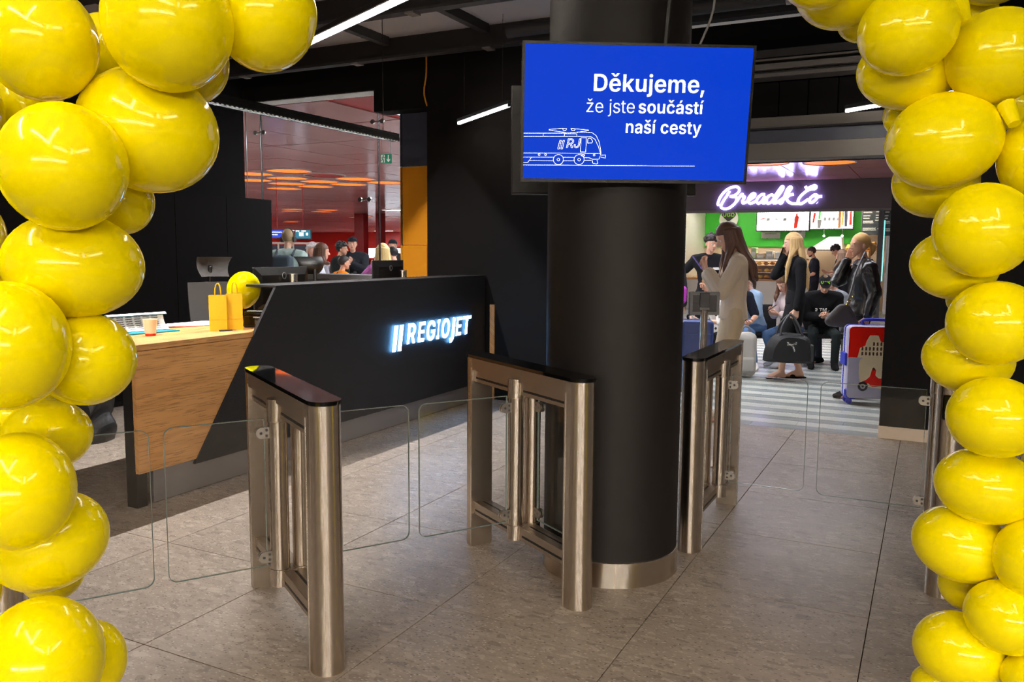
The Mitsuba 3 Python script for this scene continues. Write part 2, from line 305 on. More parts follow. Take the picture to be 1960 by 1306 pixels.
def gate(label, o, deg, left, right, panel=False, parked=False):
    k = thing('swing_gate', label, 'gate'); M = frame((*o, 0), deg); L = .913
    for nm, x, s in (('near_post', 0, 1), ('far_post', L, -1)):
        m, uv = dpost(x, s, 0.0, .999); p = put(k, nm, m, 'steel_tube', M, smooth=40 if False else True, uv=uv)
        xi = x + s * .036
        put(p, 'inner_face', bx(xi - .001, xi + .001, -.06, .06, 0, .999) , 'steel', M)
        for y in (-1, 1): put(p, 'edge_strip', bx(min(xi, xi - s * .01), max(xi, xi - s * .01), y * .0605 - .001, y * .0605 + .001, 0, .95), 'chrome', M)
    put(k, 'top_cap', cat(ext(stadium(-.001, L + .001, .062), .012, 1.003), ext(stadium(0, L, .0605), .004, .999)), 'gloss_black', M, label='glossy black top')
    put(k, 'top_beam', bx(.036, L - .036, -.0595, .0595, .938, .999), 'steel', M)
    for a, b, nm, z0, z1 in ((.036, .415, 'upper_rail', .876, .938), (.497, L - .036, 'upper_rail', .876, .938), (.036, .415, 'lower_rail', .176, .24), (.497, L - .036, 'lower_rail', .176, .24)):
        r = put(k, nm, bx(a, b, -.046, .046, z0, z1, .002), 'steel', M)
        zz = (z0 + z1) / 2 - .008
        put(r, 'slot', cat(*[bx(a + .02, b - .02, s * .0465 - .001, s * .0465 + .001, zz - .005, zz + .005) for s in (-1, 1)], bx(a + .02, b - .02, -.005, .005, z1 - .001, z1 + .001)), 'black', M, label='black slot')
    put(k, 'pivot_block', cat(bx(.415, .497, -.03, .03, .86, .945, .002), bx(.415, .497, -.03, .03, .176, .24, .002)), 'steel', M)
    for s in (1, -1):
        m, uv = tubewall(.456, s * .046, .246, .858, .0385, 32); t = put(k, 'pivot_tube', m, 'steel_tube', M, smooth=True, uv=uv)
        for z0, z1 in ((.174, .244), (.860, .949)):
            m, uv = tubewall(.456, s * .046, z0, z1, .041, 32); put(t, 'sleeve', m, 'steel_tube', M, smooth=True, uv=uv)
            put(t, 'sleeve_cap', cat(*[lathe([(0, z), (.041, z), (.041, z + .002), (0, z + .002)], 32) for z in (z0 - .001, z1 - .001)]), 'steel', M @ frame((.456, s * .046, 0)))
        ln = left if s > 0 else .44 if parked else right
        if not ln: continue
        y0, y1 = .098, ln; r = .035
        prof = sbox(y0, .262, y1 - r, .872).union(sbox(y0, .262 + r, y1, .872 - r)).union(Point(y1 - r, .262 + r).buffer(r)).union(Point(y1 - r, .872 - r).buffer(r)) if False else sbox(y0 + r, .262 + r, y1 - r, .872 - r).buffer(r, quad_segs=8).union(sbox(y0, .262, y0 + .08, .872))
        G = M @ (axes((.502, -.046, 0), (-1, 0, 0), (0, 0, 1), (0, 1, 0)) if parked and s < 0 else axes((.456, 0, 0), (0, s, 0), (0, 0, 1), (s, 0, 0)))
        g = put(k, 'glass_flap', ext(prof, .0008, -.0004) if False else trimesh.Trimesh(*(lambda e: (np.asarray(e[0]).tolist(), e[1]))(sheet(prof)), process=False), 'pane', G, label='clear glass flap')
        put(g, 'edge', ext(prof.difference(prof.buffer(-.0024)), .010, -.005), 'glass_edge', G)
        for z in (.815, .300):
            sh = sbox(.078, z - .023, .112, z + .023).union(Point(.112, z).buffer(.023, quad_segs=8))
            c = put(k, 'glass_clamp', cat(ext(sh, .008, .004), ext(sh, .008, -.012)), 'chrome', G)
            put(c, 'screw', cat(*[cylz((a, b), .006, .0125) for a, b in ((.114, z), (.092, z + .011), (.092, z - .011))]), 'dark_gray', G)
    if panel:
        q = put(k, 'reader_panel', bx(-.0665, -.045, -.035, .035, .82, .93, .004), 'gloss_black', M, label='black indicator panel')
        put(q, 'green_light', bx(-.068, -.066, -.02, .004, .885, .905), 'glow_body', M, emit=(.05, 1.6, .6), label='green light', weight=.1)
def sheet(poly):
    v, f = trimesh.creation.triangulate_polygon(poly, engine='earcut')
    return np.column_stack([v, np.zeros(len(v))]), f
def cylz(c, r, h):
    m = trimesh.creation.cylinder(r, 2 * h, sections=10); m.apply_translation((*c, 0)); return m
A1 = math.degrees(math.atan2(.533, -.846))
gate('steel swing gate at the far left, hidden behind balloons except its glass flap', (-2.449, 1.448), A1, 0, .475)
gate('steel swing gate in front of the desk, nearest to the camera', (-1.916, 2.294), A1, .475, .53)
gate('steel swing gate on the left of the black column', (-1.307, 3.236), A1, .55, 0, parked=True)
gate('steel swing gate on the right of the black column', (-1.058, 4.15), 90, 0, .50)
gate('steel swing gate at the right edge, mostly hidden behind yellow balloons', (.108, 4.13), 90, .60, 0, True)
# ---------------------------------------------------------------- screens on the column
EA, TILT = 0.5263, 0.1223                  # direction along the screen, forward tilt
def screen(label, c, ang, w, h):
    k = thing('screen', label, 'screen'); e = np.array([math.cos(ang), math.sin(ang), 0]); up = np.array([e[1] * math.sin(TILT), -e[0] * math.sin(TILT), math.cos(TILT)])
    M = axes(c, e, up, np.cross(e, up))
    put(k, 'case', bx(-w / 2, w / 2, -h / 2, h / 2, -.045, -.004, .004), 'black', M)
    b = .011
    put(k, 'bezel', ext(sbox(-w / 2, -h / 2, w / 2, h / 2).difference(sbox(-w / 2 + b, -h / 2 + b * 1.3, w / 2 - b, h / 2 - b)), .006, -.004), 'black', M)
    put(k, 'mount', bx(-.12, .12, -.1, .1, -.115, -.045, .004), 'black', M)
    return k, M
SW, SHH = .97, .565
k, M = screen('large bright blue screen on the front of the black column', (-1.138, 3.388, 2.119), EA, SW, SHH)
put(k, 'display', bx(-SW / 2 + .011, SW / 2 - .011, -SHH / 2 + .014, SHH / 2 - .011, -.004, .0), 'screen_glass', M, emit=(.0, .048, .62), label='blue display', weight=.5)
def lines_txt():
    g = []
    W_, H_ = 444.0, 265.0
    def at(px, py):      # place in the picture of the screen, as fractions of its own width and height
        return (-SW / 2 + .011 + px * (SW - .022), SHH / 2 - .011 - py * (SHH - .025))
    for txt, wt, xl, xr, yb, cap in (('Děkujeme,', 620, .303, .793, .336, .126), ('součástí', 620, .505, .794, .494, .096), ('naší cesty', 620, .452, .790, .645, .096), ('že jste', 330, .274, .487, .494, .096)):
        s = glyphs(txt, cap * (SHH - .025), wt); x, y = at(xl, yb); x2 = at(xr, yb)[0]
        g.append(affinity.translate(affinity.scale(s, (x2 - x) / (s.bounds[2] - s.bounds[0]), 1, origin=(s.bounds[0], 0)), x - s.bounds[0], y))
    for t_, w_ in zip(g, (.12, .1, .1, .08)): put(k, 'lettering', ext(t_, .0012, .0003), 'glow_body', M, emit=(1.5, 1.6, 1.75), label='white lettering', weight=w_)
    # outline drawing of a locomotive, units: photo pixels of the enlarged screen (left edge 88, top 96)
    q = lambda pts: [at((a - 88) / 1690.0, (b - 96) / 998.0) for a, b in pts]
    L = [[(86, 753), (392, 748)], [(86, 776), (392, 772)], [(233, 751), (233, 775)], [(392, 772), (392, 752), (486, 752), (486, 770), (392, 772)], [(486, 745), (495, 738), (600, 742), (630, 762), (655, 810), (668, 868), (672, 895)],
         [(486, 770), (592, 772), (622, 790), (648, 840), (668, 895)], [(276, 722), (380, 711), (380, 718)], [(276, 727), (395, 742), (470, 742), (572, 726)], [(440, 711), (572, 722)], [(376, 714), (408, 714), (400, 728), (384, 728), (376, 714)], [(440, 714), (474, 714), (466, 728), (448, 728), (440, 714)],
         [(400, 742), (400, 752)], [(440, 742), (440, 752)],
         [(86, 902), (672, 897)], [(86, 932), (316, 930)], [(388, 930), (472, 930)], [(546, 930), (580, 930), (610, 942), (660, 940), (662, 922), (706, 932), (706, 908), (666, 910), (672, 897)],
         [(518, 780), (558, 780), (556, 888), (516, 888), (518, 780)], [(570, 783), (592, 784), (606, 806), (600, 818), (568, 820), (570, 783)], [(86, 972), (122, 972), (150, 932)], [(138, 958), (314, 957)], [(390, 956), (472, 955)], [(546, 952), (600, 950)], [(608, 950), (612, 972), (640, 978), (652, 972), (644, 948)],
         [(86, 992), (1390, 984)]]
    L = [q(l) for l in L]
    for cx, cy, r in ((352, 948, 38), (508, 946, 38), (352, 948, 10), (508, 946, 10), (206, 912, 7), (254, 912, 7), (620, 910, 7)):
        L.append(q([(cx + r * math.cos(a), cy + r * math.sin(a)) for a in np.linspace(0, 2 * math.pi, 25)]))
    L.append(q([(524, 908), (548, 908), (548, 918), (524, 918), (524, 908)]))
    sh = strokes(L, .0023)
    rj = affinity.skew(glyphs('RJ', .036, 500), xs=10); b = at((408 - 88) / 1690, (856 - 96) / 998)
    rj = affinity.translate(rj, b[0], b[1]); sh = sh.union(rj.buffer(.001).difference(rj.buffer(-.0013)))
    for x0 in (344, 368):
        p = Polygon(q([(x0, 868), (x0 + 12, 868), (x0 + 26, 802), (x0 + 14, 802)])); sh = sh.union(p.buffer(.001).difference(p.buffer(-.0012)))
    put(k, 'train_drawing', ext(sh, .0010, .0003), 'glow_body', M, emit=(1.0, 1.1, 1.3), label='white outline drawing of a locomotive', weight=.2)
lines_txt()
k2, M2 = screen('dark back of a second screen behind the black column', (-1.592, 4.186, 2.119), EA + math.pi, SW, SHH)
put(k2, 'display', bx(-SW / 2 + .011, SW / 2 - .011, -SHH / 2 + .014, SHH / 2 - .011, -.004, .0), 'black', M2, emit=(.0, .05, .5), weight=.2)
for i, (pts, lab) in enumerate((([(-1.05, 3.47, 2.38), (-1.03, 3.49, 2.7), (-.99, 3.52, 3.0), (-1.03, 3.55, 3.58)], 'black cable hanging above the blue screen beside the column'), ([(-.93, 3.53, 2.38), (-.87, 3.56, 2.6), (-.91, 3.6, 3.0), (-.85, 3.65, 3.58)], 'thin pale cable dropping to the right part of the blue screen'))):
    tag(put(None, 'cable', tube(spline(pts), .010 if i == 0 else .005, 6), 'black' if i == 0 else 'gray', smooth=True), lab, 'cable')
tag(put(None, 'cable', tube(spline([(-4.80, 7.46, 3.6), (-4.79, 7.44, 3.35), (-4.83, 7.46, 3.18), (-4.80, 7.47, 3.04)]), .009, 6), 'ochre', smooth=True), 'yellow cable hanging against the black wall above the ochre panel', 'cable')
for i, (y, z, r) in enumerate(((6.2, 3.32, .05), (5.0, 3.36, .035))):
    k = thing('ceiling_pipe', ['black pipe under the ceiling at the upper right, farther one', 'thin black pipe under the ceiling at the upper right, nearer one'][i], 'pipe')
    put(k, 'pipe', tube([(-3.2 if i < 2 else -7.2, y, z), (2.4, y, z)], r, 12), 'ceiling_beam', smooth=40)
    for x in (-2.6, -1.0, .4, 1.8): put(k, 'hanger', tube([(x, y, z + r * .9), (x, y, 3.6)], .006, 5), 'gray'); put(k, 'pipe_clamp', tube([(x - .015, y, z), (x + .015, y, z)], r + .006, 12), 'gray', smooth=40)
# ---------------------------------------------------------------- reception desk
def desk():
    k = thing('reception_desk', 'long reception desk with a wooden left part and a dark front', 'desk')
    YZ = axes((0, 0, 0), (0, 1, 0), (0, 0, 1), (1, 0, 0))
    put(k, 'front_panel', ext(Polygon([(3.66, .186), (4.42, 1.277), (7.47, 1.277), (7.47, .186)]), .022, -4.122), 'black_laminate', YZ, label='dark front panel with a slanted edge')
    put(k, 'raised_shelf', bx(-4.40, -4.10, 4.42, 7.47, 1.277, 1.292, .002), 'black_laminate')
    put(k, 'wood_front', ext(Polygon([(3.255, .215), (3.69, .215), (4.22, .944), (3.255, .944)]), .03, -4.140), 'wood', YZ, label='oak veneer front')
    put(k, 'worktop', cat(bx(-4.97, -4.156, 2.2, 7.47, .947, .985, .003), bx(-4.157, -4.108, 2.2, 4.205, .947, .985, .003)), 'wood', label='oak veneer worktop')
    put(k, 'end_panel', bx(-4.235, -4.145, 3.265, 3.335, .0, .945), 'black')
    put(k, 'back_riser', bx(-4.155, -4.123, 4.5, 7.47, .986, 1.276), 'black')
    put(k, 'plinth', cat(bx(-4.19, -4.155, 3.39, 7.47, .004, .214)), 'plinth', label='gray metal plinth')
    put(k, 'front_leg', bx(-4.9, -4.2, 2.24, 2.28, .0, .946), 'black')
    put(k, 'rear_leg', bx(-4.95, -4.88, 7.2, 7.46, .0, .945), 'black')
    M = axes((-4.0985, 0, 0), (0, 1, 0), (0, 0, 1), (1, 0, 0))
    sk = .9 / 4.6
    def fit(txt, y0, y1, z0, z1, wt=700):
        g = glyphs(txt, .18, wt); b = g.bounds
        g = affinity.translate(g, -b[0], -b[1]); g = affinity.scale(g, (y1 - y0 - .030) / (b[2] - b[0]), (z1 - z0) / (b[3] - b[1]), origin=(0, 0))
        return affinity.translate(affinity.affine_transform(g, [1, .165, 0, 1, 0, 0]), y0, z0)
    gs = []
    for y in (5.794, 5.876): gs.append(('bar', Polygon([(y, .672), (y + .050, .672), (y + .092, .897), (y + .042, .897)])))
    for ch, y0, y1, z0, z1 in (('R', 6.016, 6.172, .72, .90), ('E', 6.188, 6.318, .72, .90), ('G', 6.325, 6.495, .717, .903), ('I', 6.502, 6.572, .72, .90), ('O', 6.582, 6.752, .717, .903), ('E', 6.852, 6.975, .72, .90), ('T', 6.965, 7.155, .72, .90)):
        gs.append(('letter', fit(ch, y0, y1, z0, z1)))
    gs.append(('letter', LineString([(6.828, .90), (6.800, .735), (6.786, .705), (6.762, .688), (6.738, .684)]).buffer(.0225, cap_style='flat', join_style='round')))
    s = thing('lettering_sign', 'glowing white company lettering with two slanted bars on the dark desk front', 'sign')
    for nm, g in gs:
        put(s, nm, ext(g, .006, .012), 'glow_body', M, emit=SIGN_BLUE, weight=.25)
desk()
# ---------------------------------------------------------------- things on and behind the desk
def cabinets():
    k = thing('cabinet_row', 'row of tall black cabinets along the left wall behind the desk', 'cabinet')
    put(k, 'carcass', bx(-7.385, -6.99, 1.0, YB - .02, .06, 2.116), 'black_wall')
    put(k, 'base', bx(-7.385, -7.02, 1.0, YB - .02, 0, .06), 'black')
    for i in range(8):
        d = put(k, 'door', bx(-6.99, -6.97, 6.78 - .7 * i, 7.476 - .7 * i, .07, 2.112, .002), 'black_wall')
cabinets()
mat('cup_cream', lin(236, 214, 180), .6); mat('red', lin(205, 40, 20), .5); mat('teal', lin(20, 120, 140), .5); mat('mesh_gray', lin(66, 64, 64), .85)
mat('print', lin(110, 110, 120), .8)
M = frame((-4.465, 3.665, .985)); k = thing('paper_cup', 'cream paper cup with a red base on the wooden counter', 'cup')
put(k, 'wall', lathe([(.0, .012), (.032, .012), (.034, .016), (.0445, .104), (.046, .107), (.0445, .109), (.043, .106), (.031, .014), (0, .014)], 32), 'cup_cream', M, smooth=30)
put(k, 'base_band', lathe([(0, 0), (.0315, 0), (.0345, .021), (.0335, .021), (0, .003)], 32), 'red', M, smooth=30, label='red band')
def folder():
    k = thing('open_folder', 'open teal folder with a curled printed page on the counter', 'folder')
    c = spline([(-.02, .008), (.0, .010), (-.035, .03), (-.06, .06), (-.072, .095), (-.068, .118), (-.045, .124), (-.03, .112)], 5)
    def strip(pts, y0, y1, t):
        v = np.array([(x, y, z) for x, z in pts for y in (y0, y1)]); n = len(pts); f = []
        for i in range(n - 1): f += [(2 * i, 2 * i + 1, 2 * i + 3), (2 * i, 2 * i + 3, 2 * i + 2)]
        v2 = v.copy(); d = np.gradient(np.array(pts), axis=0); d /= np.linalg.norm(d, axis=1, keepdims=True) + 1e-9
        nn = np.repeat(np.stack([-d[:, 1], d[:, 0]], 1), 2, 0); v2[:, 0] += t * nn[:, 0]; v2[:, 2] += t * nn[:, 1]
        f2 = [(a + 2 * n, c_ + 2 * n, b + 2 * n) for a, b, c_ in f]
        rim = []
        for i in range(n - 1):
            for o in (0, 1): a, b = 2 * i + o, 2 * i + 2 + o; rim += [(a, b, b + 2 * n), (a, b + 2 * n, a + 2 * n)]
        return trimesh.Trimesh(np.vstack([v, v2]), f + f2 + rim, process=False)
    M = frame((-4.66, 3.98, .985), -8)
    put(k, 'cover', strip([(p[0] - .004, p[1] - .004) for p in c], -.42, .004, .0025), 'teal', M, label='teal cover')
    put(k, 'back_cover', bx(-.02, .16, -.40, .0, .001, .007), 'teal', M @ frame((-.04, 0, 0)))
    put(k, 'page', strip([(p[0] + .003, p[1] + .001) for p in c], -.42, 0, .0015), 'paper', M, smooth=30)
    rows = []
    for j in range(9):
        i = 8 + 2 * j
        if i + 1 < len(c):
            q = [(p[0] + .0042 + .001, p[1] + .001) for p in c[i:i + 2]]
            for t in range(6): rows.append(strip(q, -.40 + .062 * t, -.40 + .062 * t + .045, .0008))
    tag(put(k, 'print', cat(*rows), 'print', M), None, None, None, 'stuff')
folder()
k = thing('paper_stack', 'white papers lying on the counter behind the paper cup', 'papers')
P = Polygon([(-4.79, 4.06), (-4.66, 4.40), (-4.60, 4.47), (-4.90, 4.56), (-4.97, 4.18)])
put(k, 'folder_sleeve', ext(P, .003, .9855), 'red', label='red sleeve edge')
for j in range(4): put(k, 'sheet', ext(affinity.translate(affinity.rotate(affinity.scale(P, .97, .97), 3 * j - 4), -.004 * j, .003 * j), .002, .989 + .0022 * j), 'paper')
def bag(c, deg, w, d, h, lab, rim):
    k = thing('paper_bag', lab, 'bag', 'paper bags on the counter'); M = frame((*c, .985), deg)
    v = np.array([(-w/2, -d/2, 0), (w/2, -d/2, 0), (w/2, d/2, 0), (-w/2, d/2, 0), (-w/2*1.03, -d/2, h*.5), (w/2*.99, -d/2, h*.5), (w/2*.99, d/2, h*.5), (-w/2*1.03, d/2, h*.5), (-w/2*1.04, -d/2*.9, h), (w/2*.98, -d/2*.9, h*1.0), (w/2*.98, d/2*.9, h), (-w/2*1.04, d/2*.9, h*.99)])
    f = [(0, 2, 1), (0, 3, 2)]
    for b in (0, 4):
        for a, c_ in ((0, 1), (1, 2), (2, 3), (3, 0)): f += [(b + a, b + c_, b + c_ + 4), (b + a, b + c_ + 4, b + a + 4)]
    put(k, 'body', trimesh.Trimesh(v, f, process=False), 'yellow_paper', M)
    put(k, 'fold', bx(-w/2 * .96, w/2 * .96, -d/2 - .0015, -d/2 + .001, h * .30, h * .308), 'ochre', M)
    put(k, 'inner_rim', cat(bx(-w/2*.98, w/2*.95, d/2*.86, d/2*.89, h*.8, h*.999)), 'offwhite' if rim else 'yellow_paper', M, label='pale inner rim' if rim else None)
    for s in (-1, 1):
        a = np.linspace(0, np.pi, 12)
        p = np.stack([w * .17 * np.cos(a) + (0 if s < 0 else w * .03), np.full(12, s * d / 2 * .85), h * .96 + .09 * np.sin(a) ** .7], 1)
        put(k, 'handle', tube(p, .003, 6), 'yellow_paper', M, smooth=True)
bag((-4.375, 4.150), 46, .115, .075, .243, 'yellow paper bag with handles on the counter, the left one of two', False)
bag((-4.318, 4.246), 46, .105, .075, .252, 'yellow paper bag with handles on the counter, the right one of two', True)
k = thing('pen', 'dark pen lying in front of the yellow paper bags', 'pen')
put(k, 'barrel', tube([(-4.300, 4.085, .991), (-4.262, 4.165, .991)], .0055, 8), 'dark_gray', smooth=40)
put(k, 'clip', tube([(-4.262, 4.165, .991), (-4.250, 4.19, .991)], .006, 8), 'chrome', smooth=40)
k = thing('receipt_printer', 'glossy black receipt printer beside the yellow bags, below the desk balloon', 'printer'); M = frame((-4.33, 4.50, .985), 30)
put(k, 'body', rbox(-.10, .10, -.09, .09, .003, .09, .012), 'gloss_black', M, smooth=30)
put(k, 'lid', rbox(-.095, .095, -.085, .085, .088, .118, .010), 'gloss_black', M, smooth=30)
put(k, 'paper_strip', bx(-.07, .07, -.088, -.05, .117, .1195), 'paper', M, label='white paper strip')
put(k, 'logo_plate', bx(-.025, .025, -.0915, -.089, .072, .078), 'offwhite', M, label='small pale plate')
put(k, 'foot', bx(-.09, .09, -.08, .08, 0, .004), 'black', M)
def monitor(lab, c, deg, w, h, z):
    k = thing('monitor', lab, 'monitor', 'monitors on the reception desk'); M = frame((*c, z), deg)      # local y: towards the back of the screen
    put(k, 'back_shell', hull(np.vstack([bx(-w/2, w/2, 0, .012, 0, h).vertices, bx(-w/2 + .06, w/2 - .06, .012, .035, .05, h - .06).vertices])), 'dark_gray' if False else 'black', M)
    put(k, 'screen', bx(-w/2 + .006, w/2 - .006, -.003, .0, .012, h - .006), 'gloss_black', M)
    put(k, 'frame', cat(bx(-w/2, w/2, -.004, .012, h - .004, h + .001)), 'gray', M)
    t = np.linspace(0, 2 * np.pi, 25)[:-1]
    put(k, 'emblem', tube(np.stack([.021 * np.cos(t), np.full(24, .037), h * .80 + .024 * np.sin(t)], 1), .002, 6, closed=True), 'gray', M, smooth=True, label='ring emblem')
    put(k, 'stand', cat(bx(-.02, .02, .035, .065, -(z - .99), h * .45)), 'black', M)
    put(k, 'base', bx(-.11, .11, -.06, .14, -(z - .985), -(z - .993), .002), 'black', M)
monitor('black monitor seen from behind at the left end of the desk', (-4.56, 4.975), -90, .60, .33, 1.075)
monitor('tilted black monitor seen from behind near the ochre wall panel', (-4.62, 6.49), -84, .58, .36, 1.085)
for y, lab in ((5.005, 'brushed steel post standing before the left monitor'), (6.515, 'brushed steel post standing before the right monitor')):
    k = thing('steel_post', lab, 'post')
    m, uv = tubewall(-4.46, y, .985, 1.352, .033, 32); put(k, 'tube', m, 'steel_tube', smooth=True, uv=uv)
    put(k, 'cap', lathe([(0, 1.350), (.033, 1.350), (.033, 1.354), (0, 1.355)], 32), 'chrome', M=frame((-4.46, y, 0)))
def chair(lab, o, deg, m):
    k = thing('office_chair', lab, 'chair', 'office chairs behind the desk'); M = frame((*o, 0), deg)     # faces local +x
    def curved(w0, w1, z0, z1, bow, lean, curl, t, xo=0.0, nz=9, ny=11):
        g = []
        for side in (0, t):
            for i in range(nz):
                u = i / (nz - 1); z = z0 + (z1 - z0) * u; w = w0 + (w1 - w0) * u
                for j in range(ny):
                    s = j / (ny - 1) * 2 - 1
                    g.append((xo - lean * u + curl * (2 * u - 1) ** 2 + bow * s * s - side, s * w / 2, z - .02 * s * s * (u > .5) * 0))
        f = []; q = nz * ny
        for i in range(nz - 1):
            for j in range(ny - 1):
                a, b, c, d = i * ny + j, i * ny + j + 1, (i + 1) * ny + j + 1, (i + 1) * ny + j
                f += [(a, b, c), (a, c, d), (a + q, c + q, b + q), (a + q, d + q, c + q)]
        for i in range(nz - 1):
            for a, b in ((i * ny, (i + 1) * ny), ((i + 1) * ny + ny - 1, i * ny + ny - 1)): f += [(a, b, b + q), (a, b + q, a + q)]
        for j in range(ny - 1):
            for a, b in ((j + 1, j), ((nz - 1) * ny + j, (nz - 1) * ny + j + 1)): f += [(a, b, b + q), (a, b + q, a + q)]
        return trimesh.Trimesh(np.array(g), f, process=False)
    put(k, 'headrest', curved(.23, .29, 1.31, 1.475, .085, .0, .07, .012, xo=-.34, nz=13, ny=15), m, M, smooth=40)
    put(k, 'backrest', curved(.36, .46, .60, 1.265, .08, .05, .055, .012, xo=-.27, nz=13, ny=15), m, M, smooth=40)
    put(k, 'spine', tube(spline([(-.10, 0, .44), (-.30, 0, .55), (-.33, 0, .9), (-.33, 0, 1.30), (-.315, 0, 1.40)]), .018, 8), 'black', M, smooth=True)
    put(k, 'seat', rbox(-.22, .25, -.24, .24, .44, .50, .028), 'black', M, smooth=30)
    put(k, 'gas_lift', cyl(0, 0, .11, .45, .028, 16), 'black', M, smooth=30)
    for i in range(5):
        a = i * 72; L = M @ frame((0, 0, 0), a)
        leg = put(k, 'leg', hull([(0, -.03, .07), (0, .03, .07), (0, .03, .12), (0, -.03, .12), (.30, -.018, .065), (.30, .018, .065), (.30, .018, .09), (.30, -.018, .09)]), 'black', L)
        put(leg, 'caster', cat(*[lathe([(0, -.01), (.03, -.01), (.03, .01), (0, .01)], 16).apply_transform(axes((.29, y, .03), (1, 0, 0), (0, 0, 1), (0, -1, 0))) for y in (-.016, .016)]), 'rubber', L)
    for s in (-1, 1):
        a = put(k, 'arm', tube(spline([(-.08, s * .24, .46), (-.06, s * .29, .52), (-.04, s * .29, .68)]), .016, 8), 'black', M, smooth=True)
        put(a, 'pad', rbox(-.14, .10, s * .29 - .04, s * .29 + .04, .68, .71, .012), 'rubber', M, smooth=30)
chair('dark gray mesh office chair with headrest behind the yellow bags', (-5.19, 4.99), -25, 'mesh_gray')
chair('black office chair with headrest between the two monitors', (-5.50, 6.24), 160, 'black')
struct('trim_3', bx(-6.96, -5.34, 7.44, 7.72, 0, 1.262, .003), 'gray')
k = thing('cloth_bag', 'black cloth bag on the floor behind the wooden desk end, beside the balloons', 'bag'); M = frame((-5.98, 4.30, 0), 20)
bm = ext(Polygon(spline([(-.16, 0), (-.19, .14), (-.15, .30), (-.17, .44), (-.12, .56), (.0, .60), (.12, .55), (.18, .40), (.13, .26), (.19, .12), (.16, 0)], 5)).buffer(0), .3).subdivide_to_size(.05)
v = bm.vertices.copy(); v[:, :2] *= (1 - .4 * np.abs((v[:, 2] - .15) / .15) ** 3)[:, None] * [1, 1]; v[:, 1] = np.maximum(v[:, 1], 0)
put(k, 'body', trimesh.Trimesh(v, bm.faces, process=False), 'black', M @ axes((0, .15, 0), (1, 0, 0), (0, 0, 1), (0, -1, 0)), smooth=50)
put(k, 'handle', tube(spline([(-.06, 0, .55), (-.04, 0, .68), (.04, 0, .68), (.06, 0, .55)]), .012, 6), 'dark_gray', M, smooth=True)
